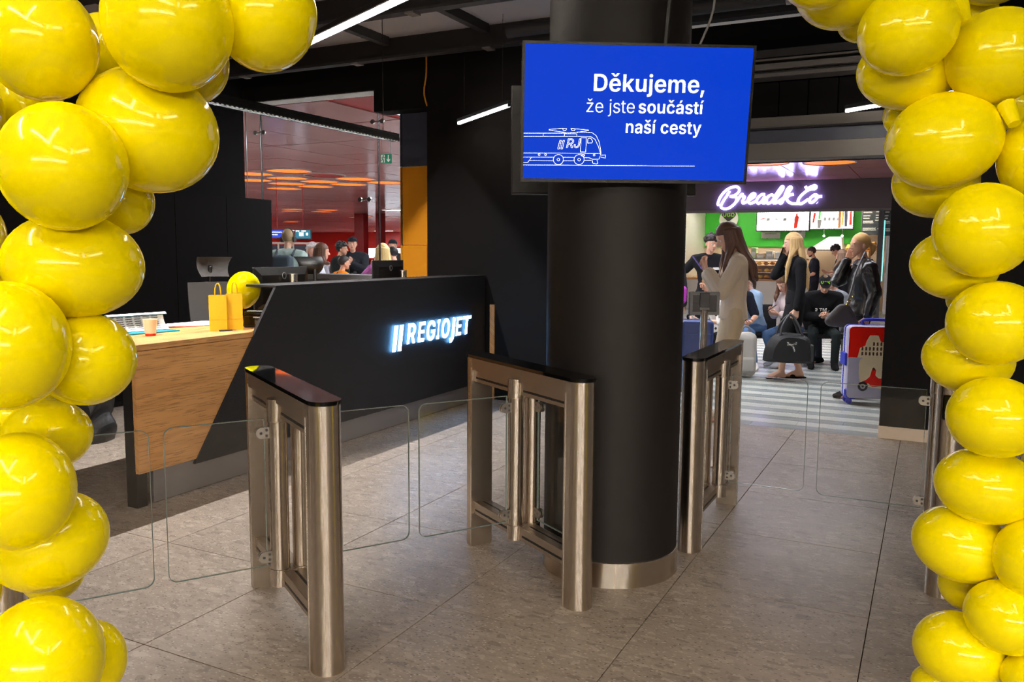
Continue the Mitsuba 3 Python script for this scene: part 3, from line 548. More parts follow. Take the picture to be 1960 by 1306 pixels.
# ---------------------------------------------------------------- balloon garlands: centre, half width, half height, tilt
BALLOONS = [
    (-1.811, 1.225, 2.006, 0.121, 0.130, 0, 'large yellow balloon in the top left corner of the photo'),
    (-1.555, 1.357, 2.048, 0.140, 0.149, 0, 'large yellow balloon at the top, second from the left edge'),
    (-1.463, 1.564, 2.108, 0.121, 0.134, 10, 'yellow balloon at the top end of the left garland, touching the light tube'),
    (-1.720, 1.566, 2.020, 0.095, 0.104, 0, 'yellow balloon peeking out below the garland end at the upper left, above the dark wall'),
    (-1.719, 1.430, 1.833, 0.164, 0.149, 20, 'wide tilted yellow balloon left of the window, its right side against the black wall'),
    (-1.721, 1.203, 1.725, 0.133, 0.140, 0, 'round yellow balloon with a bright streak, third down the left edge'),
    (-1.853, 1.455, 1.667, 0.075, 0.084, 0, 'small shaded yellow balloon showing at the upper left below the wide tilted one'),
    (-1.835, 1.298, 1.506, 0.156, 0.126, 4, 'wide yellow balloon left of the office chair'),
    (-1.804, 1.108, 1.333, 0.126, 0.142, 0, 'large yellow balloon at the left edge, level with the paper cup'),
    (-1.828, 1.311, 1.278, 0.115, 0.113, 0, 'yellow balloon left of the paper cup on the counter'),
    (-1.983, 1.304, 1.074, 0.106, 0.091, 0, 'yellow balloon left of the dark gap under the wooden counter'),
    (-1.786, 1.101, 1.009, 0.117, 0.131, 0, 'large yellow balloon at the left edge beside the left glass flap top'),
    (-1.861, 1.215, 0.845, 0.134, 0.117, -18, 'yellow balloon against the left glass flap, near its bottom'),
    (-1.964, 1.285, 0.723, 0.077, 0.075, 0, 'shaded yellow balloon showing as a sliver under the lowest glass flap corner at left'),
    (-1.708, 1.083, 0.640, 0.128, 0.138, 0, 'large yellow balloon in the bottom left corner of the photo'),
    (-1.766, 1.242, 0.554, 0.080, 0.093, 0, 'yellow balloon at the bottom left, farthest right of the lowest ones'),
    (-2.106, 1.205, 1.869, 0.100, 0.109, 0, 'yellow balloon cut by the left photo edge between the first and second big ones'),
    (-2.090, 1.177, 1.576, 0.104, 0.106, 0, 'yellow balloon cut by the left photo edge above the middle'),
    (-2.019, 1.108, 0.724, 0.073, 0.079, 0, 'yellow balloon cut by the left photo edge just above the bottom one'),
    (-1.971, 1.518, 2.067, 0.093, 0.093, 0, 'shaded yellow balloon in the gap between the two top left balloons'),
    (-2.146, 1.410, 1.915, 0.085, 0.087, 0, 'shaded yellow balloon in the gap below the top left corner balloon'),
    (-2.155, 1.353, 1.484, 0.085, 0.096, 0, 'shaded yellow balloon in the gap at the left edge at half height'),
    (-2.143, 1.340, 1.110, 0.096, 0.097, 0, 'shaded yellow balloon hidden deep in the lower left garland'),
    (-0.354, 2.721, 2.376, 0.113, 0.096, 0, 'yellow balloon at the top tip of the right garland, nearest to the screen'),
    (-0.312, 2.924, 2.395, 0.144, 0.132, 0, 'yellow balloon at the top right just behind the garland tip'),
    (-0.257, 3.080, 2.318, 0.080, 0.068, 0, 'small sliver of a shaded yellow balloon under the top of the right garland'),
    (-0.103, 2.697, 2.185, 0.135, 0.125, -12, 'large yellow balloon at the top right beside the dark rails'),
    (-0.110, 2.902, 2.104, 0.143, 0.111, 8, 'yellow balloon just above the upper right light tube'),
    (0.132, 2.844, 2.121, 0.140, 0.135, -15, 'large tilted yellow balloon at the top right edge with a knot below it'),
    (0.113, 3.016, 2.403, 0.118, 0.091, 0, 'yellow balloon cut by the top photo edge at the right'),
    (0.052, 3.165, 2.323, 0.093, 0.095, 0, 'shaded yellow balloon behind the knot at the top right'),
    (-0.094, 3.051, 1.996, 0.083, 0.076, 0, 'shaded sliver of a yellow balloon below the upper right light tube'),
    (0.006, 2.855, 1.886, 0.163, 0.144, -12, 'wide tilted yellow balloon right of the red ceiling strip'),
    (0.257, 2.916, 1.833, 0.108, 0.130, 0, 'yellow balloon cut by the right photo edge at upper height'),
    (-0.009, 3.066, 1.779, 0.131, 0.114, 0, 'shaded yellow balloon right of the white script sign'),
    (0.123, 2.739, 1.617, 0.134, 0.135, 0, 'large yellow balloon right of the black wall, level with the woman on the phone'),
    (0.058, 2.917, 1.514, 0.127, 0.107, 5, 'yellow balloon overlapping the black wall, level with the shop counter'),
    (0.170, 2.755, 1.351, 0.130, 0.122, 0, 'round yellow balloon at the right, level with the red suitcase'),
    (0.112, 2.913, 1.225, 0.131, 0.107, 5, 'yellow balloon overlapping the black wall, level with the scooter picture'),
    (0.122, 3.087, 1.400, 0.080, 0.061, 0, 'shaded sliver of a yellow balloon between two balloons in front of the black wall'),
    (0.186, 2.743, 1.078, 0.130, 0.118, 0, 'yellow balloon right of the small green light'),
    (0.180, 2.849, 0.846, 0.143, 0.116, 5, 'yellow balloon covering the right gate post at half height'),
    (0.125, 2.901, 0.637, 0.141, 0.119, 12, 'wide yellow balloon covering the lower right gate post, farthest left there'),
    (0.315, 2.798, 0.656, 0.109, 0.122, 0, 'yellow balloon cut by the right photo edge near the bottom'),
    (0.359, 2.952, 0.877, 0.088, 0.111, 0, 'yellow balloon cut by the right photo edge at lower middle height'),
    (0.160, 3.007, 0.472, 0.089, 0.087, 0, 'shaded yellow balloon beside the foot of the right gate post'),
    (0.256, 2.785, 0.469, 0.118, 0.108, 12, 'tilted yellow balloon at the lower right, above the bottom right corner'),
    (0.143, 2.853, 0.308, 0.136, 0.119, 5, 'yellow balloon at the bottom right, its left side on the floor tiles'),
    (0.347, 2.772, 0.300, 0.101, 0.080, 0, 'yellow balloon in the bottom right corner of the photo'),
    (0.117, 2.931, 0.142, 0.107, 0.072, 0, 'yellow balloon cut by the bottom photo edge at the right'),
    (0.197, 3.204, 2.036, 0.085, 0.082, 0, 'shaded yellow balloon behind the knot at the right edge'),
]
def balloon(c, rw, rh, rd, M, lab, tail=1.0, group=None):
    """axis of the balloon along local z of M, knot at -z"""
    k = thing('balloon', lab, 'balloon', group) if True else 0
    t = np.linspace(0, 1, 30); th = np.pi * t
    z = np.cos(th); r = np.sin(th) * (1 - .10 * np.clip(-z, 0, 1) ** 2)
    z = np.where(z < 0, z * tail, z)
    prof = np.stack([np.maximum(r, 0), z], 1); prof[0, 0] = 0; prof = prof[:-1]; prof = np.vstack([prof, [[.035, -tail * 1.02], [0, -tail * 1.02]]])
    m = lathe(prof[::-1], 40); S = np.diag([rw, rh, rd, 1.0])
    put(k, 'skin', m, 'balloon', M @ S, smooth=True)
    s = .5 * (rw + rh)
    kn = lathe([(0, 0), (.05, 0), (.06, -.03), (.05, -.06), (.075, -.15), (.12, -.19), (.10, -.20), (0, -.17)], 12)
    put(k, 'knot', kn, 'balloon', M @ axes((0, 0, -tail * rd * 1.0), (s, 0, 0), (0, s, 0), (0, 0, s)), smooth=40)
    return k
KNOTS = {'yellow balloon cut by the top photo edge at the right': ((0.025, 2.855, 2.286), (0.047, 2.813, 2.213)), 'large tilted yellow balloon at the top right edge with a knot below it': ((0.162, 2.819, 1.978), (0.184, 2.789, 1.917))}
for x, y, z, rw, rh, tilt, lab in BALLOONS:
    c = np.array([x, y, z]); d = c - CAM; d /= np.linalg.norm(d)
    right = np.cross(d, [0, 0, 1]); right /= np.linalg.norm(right); up = np.cross(right, d)
    t = math.radians(tilt); a, b = math.cos(t) * right - math.sin(t) * up, math.sin(t) * right + math.cos(t) * up
    M = axes(c, a, b, -d)
    rd = math.sqrt(rw * rh)
    bk = balloon(c, rw, rh, rd, M, lab, 1.15, 'yellow balloons of the entrance arch')
    if lab in KNOTS: put(bk, 'neck', tube(spline(list(KNOTS[lab]), 4), np.linspace(.026, .017, 5), 12), 'balloon', smooth=50, label='tied neck')
M = axes((-4.47, 4.49, 1.250), (.72, .69, 0), (.655, -.685, .19), (.18, -.12, .97))
balloon(None, .120, .120, .136, M, 'single yellow balloon standing on the printer on the desk', 1.08)
# ---------------------------------------------------------------- station hall beyond the line YB
SCRIPT = [[(-4.573, 3.042), (-4.639, 2.927), (-4.714, 2.812), (-4.78, 2.688)], [(-4.828, 2.688), (-4.853, 2.744), (-4.803, 2.892), (-4.698, 3.03), (-4.56, 3.12), (-4.429, 3.144), (-4.35, 3.099), (-4.354, 3.014), (-4.445, 2.938), (-4.568, 2.902)], [(-4.521, 2.901), (-4.411, 2.883), (-4.401, 2.821), (-4.445, 2.728), (-4.558, 2.637), (-4.667, 2.607), (-4.755, 2.632), (-4.788, 2.688)], [(-4.407, 2.767), (-4.29, 2.943), (-4.259, 2.954), (-4.255, 2.911), (-4.208, 2.887), (-4.253, 2.787), (-4.236, 2.737), (-4.183, 2.755)], [(-4.183, 2.755), (-4.085, 2.815), (-3.981, 2.889), (-3.958, 2.947), (-4.015, 2.967), (-4.1, 2.877), (-4.115, 2.784), (-4.067, 2.729), (-3.976, 2.758), (-3.917, 2.796)], [(-3.726, 2.933), (-3.786, 2.946), (-3.882, 2.872), (-3.916, 2.78), (-3.868, 2.726), (-3.795, 2.778), (-3.724, 2.899), (-3.765, 2.793), (-3.755, 2.728), (-3.703, 2.746)], [(-3.703, 2.746), (-3.675, 2.806)], [(-3.514, 2.894), (-3.575, 2.926), (-3.663, 2.867), (-3.686, 2.776), (-3.642, 2.721), (-3.554, 2.773), (-3.443, 2.969), (-3.345, 3.11), (-3.308, 3.101), (-3.341, 3.012), (-3.481, 2.802), (-3.507, 2.727), (-3.448, 2.733)], [(-3.448, 2.733), (-3.275, 2.859), (-3.136, 3.037), (-3.121, 3.093), (-3.165, 3.098), (-3.223, 3.009), (-3.288, 2.813), (-3.336, 2.72), (-3.389, 2.732)], [(-3.058, 2.929), (-3.145, 2.909), (-3.216, 2.842), (-3.183, 2.766), (-3.108, 2.716), (-2.99, 2.702), (-2.874, 2.707)], [(-2.802, 3.106), (-2.759, 3.049), (-2.689, 3.085), (-2.605, 3.12), (-2.561, 3.096), (-2.584, 3.045), (-2.715, 3.026), (-2.841, 2.939), (-2.937, 2.821), (-2.948, 2.731), (-2.888, 2.697), (-2.803, 2.744), (-2.72, 2.809)], [(-2.581, 2.911), (-2.675, 2.831), (-2.693, 2.753), (-2.644, 2.722), (-2.561, 2.784), (-2.519, 2.865), (-2.567, 2.91), (-2.543, 2.858), (-2.415, 2.867)], [(-2.518, 2.72), (-2.514, 2.717)]]
def hall_panel_tex(p, n, uv):
    v = FB(p.x * .5, p.y * .5, 4, octaves=2)
    return MX((.30, .115, .105), (.46, .25, .24), v)
scene['m_hall_red'] = {'type': 'principled', 'base_color': mikit.proc(hall_panel_tex), 'roughness': .16, 'specular': .9, 'clearcoat': .5}
mat('red_wall', lin(170, 28, 18), .3); mat('red_pillar', lin(150, 22, 24), .4); mat('orange_lamp', (.9, .3, .05), .4); mat('green_wall', lin(60, 190, 50), .5)
mat('beige', lin(222, 196, 168), .6); mat('menu_dark', lin(44, 50, 54), .4); mat('shop_wood', lin(176, 118, 64), .5); mat('fascia', lin(74, 62, 66), .45)
mat('green_sign', lin(10, 110, 80), .5); mat('bread', lin(214, 150, 60), .6); mat('bread_dark', lin(168, 100, 36), .6); mat('crumb', lin(244, 206, 90), .6)
struct('hall_floor', cat(bx(-60, 14, YB, 90, -.2, -.006)), 'joint')
put('hall_floor', 'screed', bx(-60, 14, 12.63, 90, -.006, 0), 'hall_floor'); put('hall_floor', 'screed', bx(-60, -4.0, YB, 12.63, -.006, 0), 'hall_floor'); put('hall_floor', 'screed', bx(.5, 14, YB, 12.63, -.006, 0), 'hall_floor')
for r in range(27):
    o = (r * .377) % 1.2
    x = -4.0
    while x < .5:
        x1 = min(x + 1.2 if x > -4 else x + .2 + o, .5)
        put('hall_floor', 'plank', bx(x + .001, x1 - .0015, YB + .19 * r + .001, YB + .19 * r + .189, -.006, 0), 'plank_light' if r % 2 else 'plank_dark'); x = x1
def plank_tex(a, b):
    def f(p, n, uv): return MX(a, b, FB(p.x * 3, p.y * 40, 2, octaves=2))
    return mikit.proc(f)
mat('plank_dark', plank_tex((.16, .185, .18), (.26, .285, .28)), .28, specular=.5); mat('plank_light', plank_tex((.34, .36, .33), (.46, .48, .45)), .28, specular=.5)
struct('hall_ceiling', bx(-60, 14, 8.7, 90, 3.275, 3.4), 'red_pillar'); put('hall_ceiling', 'slab', bx(-60, -5.5, 7.75, 8.7, 3.275, 3.4), 'red_pillar'); put('hall_ceiling', 'slab', bx(-4.6, 14, 7.96, 8.7, 3.275, 3.4), 'red_pillar')
prng = random.Random(8)
def hall_panels():
    for j in range(22):
        y0 = 7.80 + 1.5 * j
        for i in range(40):
            x0 = -40 + 1.2 * i - .6 * (j % 2) * 0
            yc, xc = y0 + .75, x0 + .6
            q = xc / yc
            if (-1.10 < q < -.62 and x0 + 1.2 < -5.45) or (-.42 < q < .0 and 12 < yc < 21 and x0 < -.4):
                put('hall_ceiling', 'panel', bx(x0 + .009, x0 + 1.191, y0 + .009, y0 + 1.491, 3.262 - prng.random() * .004, 3.276), 'hall_red')
    put('hall_ceiling', 'far_panels', bx(-60, -8, 40.8, 90, 3.262, 3.276), 'hall_red')
hall_panels()
DISCS = [(-12.77, 14.28, 1), (-12.75, 15.45, 0), (-14.13, 15.72, 1), (-12.69, 16.54, 1), (-14.05, 16.82, 1), (-12.64, 17.73, 1), (-15.32, 17.03, 1), (-13.93, 17.85, 1), (-15.26, 18.1, 1), (-16.64, 18.39, 1), (-14.1, 14.5, 1), (-15.4, 15.85, 1),
         (-25.0, 28.1, 1), (-26.2, 29.4, 1), (-24.0, 29.2, 1), (-25.3, 30.4, 1), (-26.6, 35.3, 1), (-28.0, 36.6, 1), (-25.9, 37.0, 1), (-36.0, 40.4, 1), (-37.2, 41.6, 1), (-1.86, 16.93, 1), (-3.02, 16.6, 1)]
for i, (x, y, on) in enumerate(DISCS):
    lab = ('round orange ceiling lamp above the shop sign' if i == 21 else 'round orange ceiling lamp above the shop sign, left one partly behind the screen') if i > 20 else 'unlit dark red round ceiling lamp among the orange ones behind the window' if not on else \
        ('far orange ceiling lamp seen as a thin streak behind the window' if i > 11 else 'round orange ceiling lamp in the near cluster behind the window')
    k = thing('ceiling_lamp', lab, 'lamp', None if i > 20 or not on else 'far orange ceiling lamps behind the window' if i > 11 else 'near orange ceiling lamps behind the window')
    put(k, 'diffuser', lathe([(0, 0), (.46, 0), (.46, .012), (0, .012)], 40), 'orange_lamp' if on else 'red_wall', frame((x, y, 3.248)), emit=(1.7, .185, .012) if on else None, weight=.25)
    put(k, 'rim', lathe([(.46, -.006), (.485, -.006), (.485, .02), (.46, .02)], 40), 'white', frame((x, y, 3.246)), label='pale rim')
for i, (x, y) in enumerate(((-2.9, 9.6), (-1.2, 9.4), (-.2, 12.2), (-3.6, 12.6), (-5.3, 10.2), (-5.2, 8.9), (-7.4, 12.6), (-9.6, 15.8), (-12.6, 20.0), (-11.0, 8.9), (-13.6, 11.2), (-17.2, 14.6), (-21.5, 18.6), (-2.2, 14.6), (-20.5, 30), (-28, 27), (-38, 62), (-46, 64), (-54, 60))):  # lamps added mostly out of view to brighten the hall
    k = thing('hall_fill_panel', 'flat white ceiling light added to brighten the hall', 'light', 'ceiling lights added to brighten the hall')
    put(k, 'frame', bx(x - .92, x + .92, y - .32, y + .32, 3.235, 3.27), 'white'); put(k, 'diffuser', trimesh.Trimesh([(x - .9, y - .3, 3.234), (x + .9, y - .3, 3.234), (x + .9, y + .3, 3.234), (x - .9, y + .3, 3.234)], [(0, 2, 1), (0, 3, 2)], process=False), 'glow_body', emit=HALL_FILL if x > -5.25 else FAR_FILL if y < 50 else [9 * q for q in FAR_FILL], weight=3)
# far side of the hall, seen through the window
struct('wall_hall_back', bx(-70, -20, 69.5, 70, 0, 3.3), 'red_wall')
struct('wall_hall_left', cat(bx(-9.05, -8.75, 8.6, 8.75, 0, 3.26)), 'red_pillar')
struct('wall_hall_side', bx(-60.4, -60, 7.5, 90, 0, 3.3), 'red_wall')
for i, (x, y) in enumerate(((-24.8, 32.7), (-23.95, 33.1))):
    k = thing('pillar', ['wide dark red pillar behind the police officer', 'slim dark red pillar behind the blond woman'][i], 'pillar')
    put(k, 'shaft', bx(x - (.27, .15)[i], x + (.27, .15)[i], y - .2, y + .2, .1, 3.262, .01), 'red_pillar'); put(k, 'base', bx(x - .3, x + .3, y - .24, y + .24, 0, .1, .005), 'gray')
k = thing('bright_shopfront', 'bright white shopfront at the far end of the hall', 'shopfront')
put(k, 'glow_pane', bx(-37.3, -33.6, 49.9, 50.0, .9, 1.62), 'glow_body', emit=(2.6, 3.0, 3.3), weight=.3); put(k, 'frame', cat(bx(-37.5, -33.4, 50.0, 50.15, 0, 1.72)), 'red_wall')
def info_screen(lab, o, e, w, h, emit, rows):
    k = thing('info_screen', lab, 'screen'); n = np.array([e[1], -e[0], 0]); M = axes(o, e, (0, 0, 1), n)
    put(k, 'case', bx(0, w, 0, h, -.08, 0), 'dark_gray', M); put(k, 'display', bx(.02, w - .02, .02, h - .02, 0, .004), 'black', M, emit=emit, weight=.15)
    put(k, 'text_rows', cat(*[bx(*r, .005, .007) for r in rows]), 'glow_body', M, emit=(1.1, 1.3, 1.4), weight=.05, label='white text rows');     put(k, 'hanger', bx(w / 2 - .006, w / 2 + .006, h, 3.26 - o[2], -.05, -.04), 'red_pillar', M)
e = np.array([.892, .452, 0])
info_screen('blue lit information screen at the left of the window, behind the person with headphones', (-14.35, 15.3, 1.79), e, .36, .22, (.02, .07, .7), [(.04, .30, .14, .16), (.04, .2, .08, .1)])
info_screen('teal lit information screen right of the person with headphones', (-15.2, 17.15, 1.80), e, .44, .26, (.02, .22, .32), [(.03, .13, .2, .23), (.18, .3, .2, .23), (.12, .24, .08, .18), (.30, .36, .1, .17)])
k = thing('glass_kiosk', 'glazed kiosk with pale frames at the left behind the window', 'kiosk'); M = axes((-18.1, 19.0, 0), (.892, .452, 0), (-.452, .892, 0), (0, 0, 1))
put(k, 'dark_pane', bx(.0, 1.75, .06, .08, .1, 1.66), 'navy_gray', M)
for x in (0, .45, .9, 1.32, 1.72): put(k, 'mullion', bx(x, x + .04, 0, .06, 0, 1.7), 'offwhite', M)
put(k, 'head_rail', bx(0, 1.76, 0, .06, 1.68, 1.74), 'offwhite', M); put(k, 'sill', bx(0, 1.76, -.02, .08, 0, .1), 'offwhite', M)
for x, z in ((.1, 1.1), (.56, 1.2), (1.0, 1.2), (1.05, .95)): put(k, 'lit_poster', bx(x, x + .24, -.005, .0, z, z + .2), 'glow_body', M, emit=(.35, .5, .75), weight=.05)
k = thing('exit_sign', 'green exit sign with running figure and arrow, hanging behind the window', 'sign'); M = axes((-7.24, 10.02, 2.79), (.892, .452, 0), (0, 0, 1), (.452, -.892, 0))
put(k, 'plate', bx(0, .165, 0, .135, -.02, 0, .002), 'green_sign', M)
ar = Polygon([(.108, .118), (.122, .118), (.122, .05), (.140, .066), (.140, .048), (.115, .018), (.09, .048), (.09, .066), (.108, .05)])
put(k, 'arrow', ext(ar, .002, .0005), 'white', M); put(k, 'door', ext(sbox(.008, .012, .062, .124), .001, .0004), 'white', M)
fig = union_all([Point(.042, .108).buffer(.009), LineString([(.04, .098), (.034, .066), (.046, .04), (.04, .016)]).buffer(.006), LineString([(.034, .066), (.022, .045), (.010, .04)]).buffer(.005), LineString([(.04, .094), (.056, .08), (.062, .088)]).buffer(.004), LineString([(.04, .094), (.024, .082), (.018, .068)]).buffer(.004)])
put(k, 'running_figure', ext(fig, .001, .0016), 'green_sign', M)
for x in (.02, .145): put(k, 'rod', tube([(x, .13, -.01), (x, .47, -.01)], .003, 5), 'gray', M)
# ---------------------------------------------------------------- shops behind the opening
def shop():
    struct('wall_shop_back', bx(-9, 2, 24.05, 24.3, 0, 3.26), 'beige')
    struct('wall_shop_green', bx(-6.0, -1.62, 24.0, 24.05, 1.78, 2.9), 'green_wall'); put('wall_shop_green', 'lower_band', bx(-6.0, -2.6, 23.99, 24.05, 1.70, 1.78), 'green_wall')
    struct('wall_shop_left', bx(-6.02, -5.93, 21.1, 24.0, 0, 2.9), 'offwhite')
    struct('wall_shop_fascia', bx(-9, 4, 20.9, 21.1, 2.545, 3.262), 'fascia'); put('wall_shop_fascia', 'lower_edge', bx(-9, 4, 20.86, 21.1, 2.52, 2.575), 'rail_gray')
    struct('ceiling_shop', bx(-9, 4, 21.1, 24, 2.9, 3.0), 'white')
    for i, x in enumerate((-4.6, -2.2)):  # unseen lamps added to brighten the shop interior
        k = thing('shop_fill_light', 'unseen flat light added to brighten the shop, hidden behind its sign board', 'light', 'lights added to brighten the shop')
        put(k, 'diffuser', bx(x - .7, x + .7, 22.2, 22.6, 2.85, 2.888), 'glow_body', emit=(30, 28, 24), weight=1.5)
    s = thing('script_sign', 'white glowing script lettering on the shop board', 'sign')
    for i, l in enumerate(SCRIPT):
        p = spline(l, 7) if len(l) > 2 else np.array(l)
        v = np.column_stack([p[:, 0], np.full(len(p), 20.84), p[:, 1]])
        put(s, 'stroke', tube(v, .033, 8), 'glow_body', smooth=True, emit=SIGN_VIOLET, weight=.2)
    # menu boards
    def board(lab, x0, x1, z0, z1, y=23.6):
        k = thing('menu_screen', lab, 'screen'); M = axes((x0, y, z0), (1, 0, 0), (0, 0, 1), (0, -1, 0)); w, h = x1 - x0, z1 - z0
        put(k, 'case', bx(-.02, w + .02, -.02, h + .02, -.06, -.002), 'black', M); put(k, 'display', bx(0, w, 0, h, -.002, 0), 'glow_body', M, emit=(1.25, 1.3, 1.3), weight=.6)
        for q in (.15, .85): put(k, 'hanger', bx(w * q - .01, w * q + .01, h, 2.9 - z0, -.05, -.03), 'gray', M)
        return k, M, w, h
    k, M, w, h = board('left bright white menu screen above the shop counter', -4.40, -3.04, 2.14, 2.67)
    def deco(nm, pts, m): put(k, nm, ext(Polygon(pts), .004, .001), m, M)
    for i in range(4): deco('small_print', [(.25 + .22 * i, .26), (.33 + .22 * i, .27), (.34 + .22 * i, .34), (.26 + .22 * i, .33)], 'paper' if i % 2 else 'gray')
    deco('red_bottle', [(.98, .06), (1.06, .07), (1.10, .36), (1.06, .40), (1.06, .45), (1.03, .45), (1.02, .40), (.99, .34)], 'red'); deco('red_swoosh', [(.05, .28), (.16, .34), (.25, .34), (.17, .31)], 'red')
    k, M, w, h = board('right bright white menu screen above the shop counter', -3.00, -1.94, 2.18, 2.67)
    deco('red_glass', [(.05, .17), (.09, .17), (.13, .42), (.08, .42)], 'red'); deco('green_straw', [(.20, .26), (.25, .26), (.25, .48), (.21, .48)], 'green_wall'); deco('gray_figure', [(.19, .02), (.26, .02), (.28, .24), (.18, .24)], 'gray')
    for i in range(4): deco('small_print', [(.33 + .11 * i, .22), (.39 + .11 * i, .22), (.39 + .11 * i, .30), (.34 + .11 * i, .29)], 'gray')
    deco('picture_band', [(.70, .02), (.76, .02), (.76, .48), (.70, .48)], 'bread_dark'); deco('picture_band', [(.77, .1), (.83, .1), (.83, .46), (.78, .48)], 'crumb'); deco('picture_band', [(.86, .06), (.92, .06), (.92, .48), (.84, .48)], 'navy_gray'); deco('red_picture', [(.97, .1), (1.03, .1), (1.02, .45), (.98, .45)], 'red')
    for lab, x0, x1, z0, z1, y in (('dark menu board with white price rows right of the green wall', -1.72, -1.24, 2.02, 2.66, 23.5), ('narrow dark menu board with white rows behind the glass at the far right', -1.08, -.86, 1.95, 2.56, 21.3)):
        k = thing('price_board', lab, 'menu board'); M = axes((x0, y, z0), (1, 0, 0), (0, 0, 1), (0, -1, 0)); w, h = x1 - x0, z1 - z0
        put(k, 'panel', bx(0, w, 0, h, -.03, 0), 'menu_dark', M); put(k, 'hanger', bx(w / 2 - .01, w / 2 + .01, h, 2.9 - z0, -.02, -.01), 'black', M)
        for i, (a, b, z) in enumerate(((.06, .5, .88), (.7, .95, .9), (.06, .42, .74), (.68, .95, .76), (.06, .38, .64), (.68, .95, .66), (.06, .56, .52), (.66, .95, .56), (.06, .6, .46), (.06, .7, .24), (.06, .74, .17), (.8, .95, .22))):
            put(k, 'text_row', bx(a * w, b * w, z * h, z * h + .028, 0, .003), 'white', M)
    for i, (x0, x1, z0, z1) in enumerate(((-4.34, -3.83, 1.93, 2.10), (-3.58, -3.17, 1.95, 2.15))):
        k = thing('paper_notice', ['left paper notice under the white menu screens', 'right paper notice under the white menu screens'][i], 'notice')
        put(k, 'sheet', bx(x0, x1, 23.975, 23.985, z0, z1), 'paper')
        put(k, 'print', bx(x0 + .1, x1 - .1, 23.972, 23.976, z1 - .05, z1 - .03), 'gray')
    k = thing('juice_emblem', 'white emblem board with black badge and green letters on the green wall', 'sign'); M = axes((-5.26, 23.99, 2.44), (1, 0, 0), (0, 0, 1), (0, -1, 0))
    put(k, 'white_board', ext(Polygon(spline([(-.27, -.36), (-.22, -.15), (-.27, .0), (-.20, .22), (.0, .32), (.2, .22), (.27, .05), (.22, -.15), (.27, -.36), (0, -.40), (-.27, -.36)], 5)), .02), 'white', M)
    put(k, 'black_badge', ext(Polygon(spline([(-.20, .15), (-.14, .25), (0, .27), (.14, .25), (.2, .15), (.1, .04), (.03, -.02), (.04, -.12), (.22, -.16), (.2, -.2), (-.2, -.2), (-.2, -.16), (-.04, -.12), (-.03, -.02), (-.1, .04), (-.20, .15)], 4)), .01, .02), 'black', M)
    g = glyphs('UGO', .11, 800); put(k, 'letters', ext(affinity.translate(g, -(g.bounds[0] + g.bounds[2]) / 2, .10), .008, .03), 'lime', M, label='lime green letters')
    # counter with glass case
    k = thing('shop_counter', 'bakery counter with a lit glass display case', 'counter')
    put(k, 'base', bx(-5.9, -1.4, 22.0, 22.9, .0, .82, .01), 'offwhite'); put(k, 'worktop', bx(-5.9, -1.4, 21.96, 22.94, .82, .86, .004), 'shop_wood')
    put(k, 'case_back', bx(-4.75, -2.9, 22.85, 22.9, .86, 1.36), 'beige')
    for x in (-4.75, -4.18, -3.53, -2.92): put(k, 'case_post', bx(x - .012, x + .012, 21.98, 22.005, .86, 1.37), 'dark_gray')
    put(k, 'case_top', bx(-4.77, -2.9, 21.97, 22.9, 1.355, 1.385, .003), 'gray')
    for z in (1.02, 1.20): put(k, 'shelf', bx(-4.74, -2.93, 22.05, 22.85, z, z + .015), 'beige')
    put(k, 'case_light', bx(-4.7, -2.95, 22.3, 22.36, 1.335, 1.352), 'glow_body', emit=(22, 18, 12), weight=.8)
    put(k, 'glass_front', trimesh.Trimesh([(-4.75, 21.975, .87), (-2.92, 21.975, .87), (-2.92, 21.975, 1.355), (-4.75, 21.975, 1.355)], [(0, 1, 2), (0, 2, 3)], process=False), 'pane')
    rng = random.Random(5)
    for z in (.87, 1.036, 1.216):
        for i in range(11):
            x = -4.66 + .16 * i + rng.uniform(-.02, .02)
            t = tag(put(None, 'bread_roll', ell((x, 22.22 + rng.uniform(-.03, .08), z + .047), (.068, .1, .046), 1), rng.choice(['bread', 'crumb', 'bread_dark']), smooth=True), 'golden bread roll in the lit glass display case', 'bread', 'bread rolls in the display case')
    for i, (x, w, h, m) in enumerate(((-4.6, .11, .22, 'bread_dark'), (-4.42, .16, .16, 'offwhite'), (-4.2, .13, .28, 'lime_pale'), (-4.03, .2, .14, 'beige'), (-3.8, .17, .2, 'offwhite'), (-3.55, .2, .17, 'paper'), (-3.3, .15, .22, 'bread'))):
        kk = thing('food_package', ['brown', 'white low', 'pale green tall', 'beige wide', 'white square', 'clear white', 'golden'][i] + ' package on top of the glass display case', 'package')
        put(kk, 'body', rbox(x - w / 2, x + w / 2, 22.2, 22.5, 1.385, 1.385 + h, .02, 2), m, smooth=30); put(kk, 'label_band', bx(x - w / 2 * .7, x + w / 2 * .7, 22.196, 22.2, 1.385 + h * .3, 1.385 + h * .6), 'white')
    k = thing('range_hood', 'white sloping hood above the bread shelf', 'hood')
    put(k, 'body', hull([(-2.95, 22.9, 1.62), (-2.1, 22.9, 1.62), (-2.95, 23.6, 1.62), (-2.1, 23.6, 1.62), (-2.45, 22.95, 1.96), (-2.15, 22.95, 1.96), (-2.45, 23.5, 1.96), (-2.15, 23.5, 1.96)]), 'white'); put(k, 'lip', bx(-2.96, -2.09, 22.88, 23.6, 1.60, 1.625), 'gray')
    k = thing('bread_shelf', 'tilted wooden shelf of yellow bread behind the counter', 'shelf')
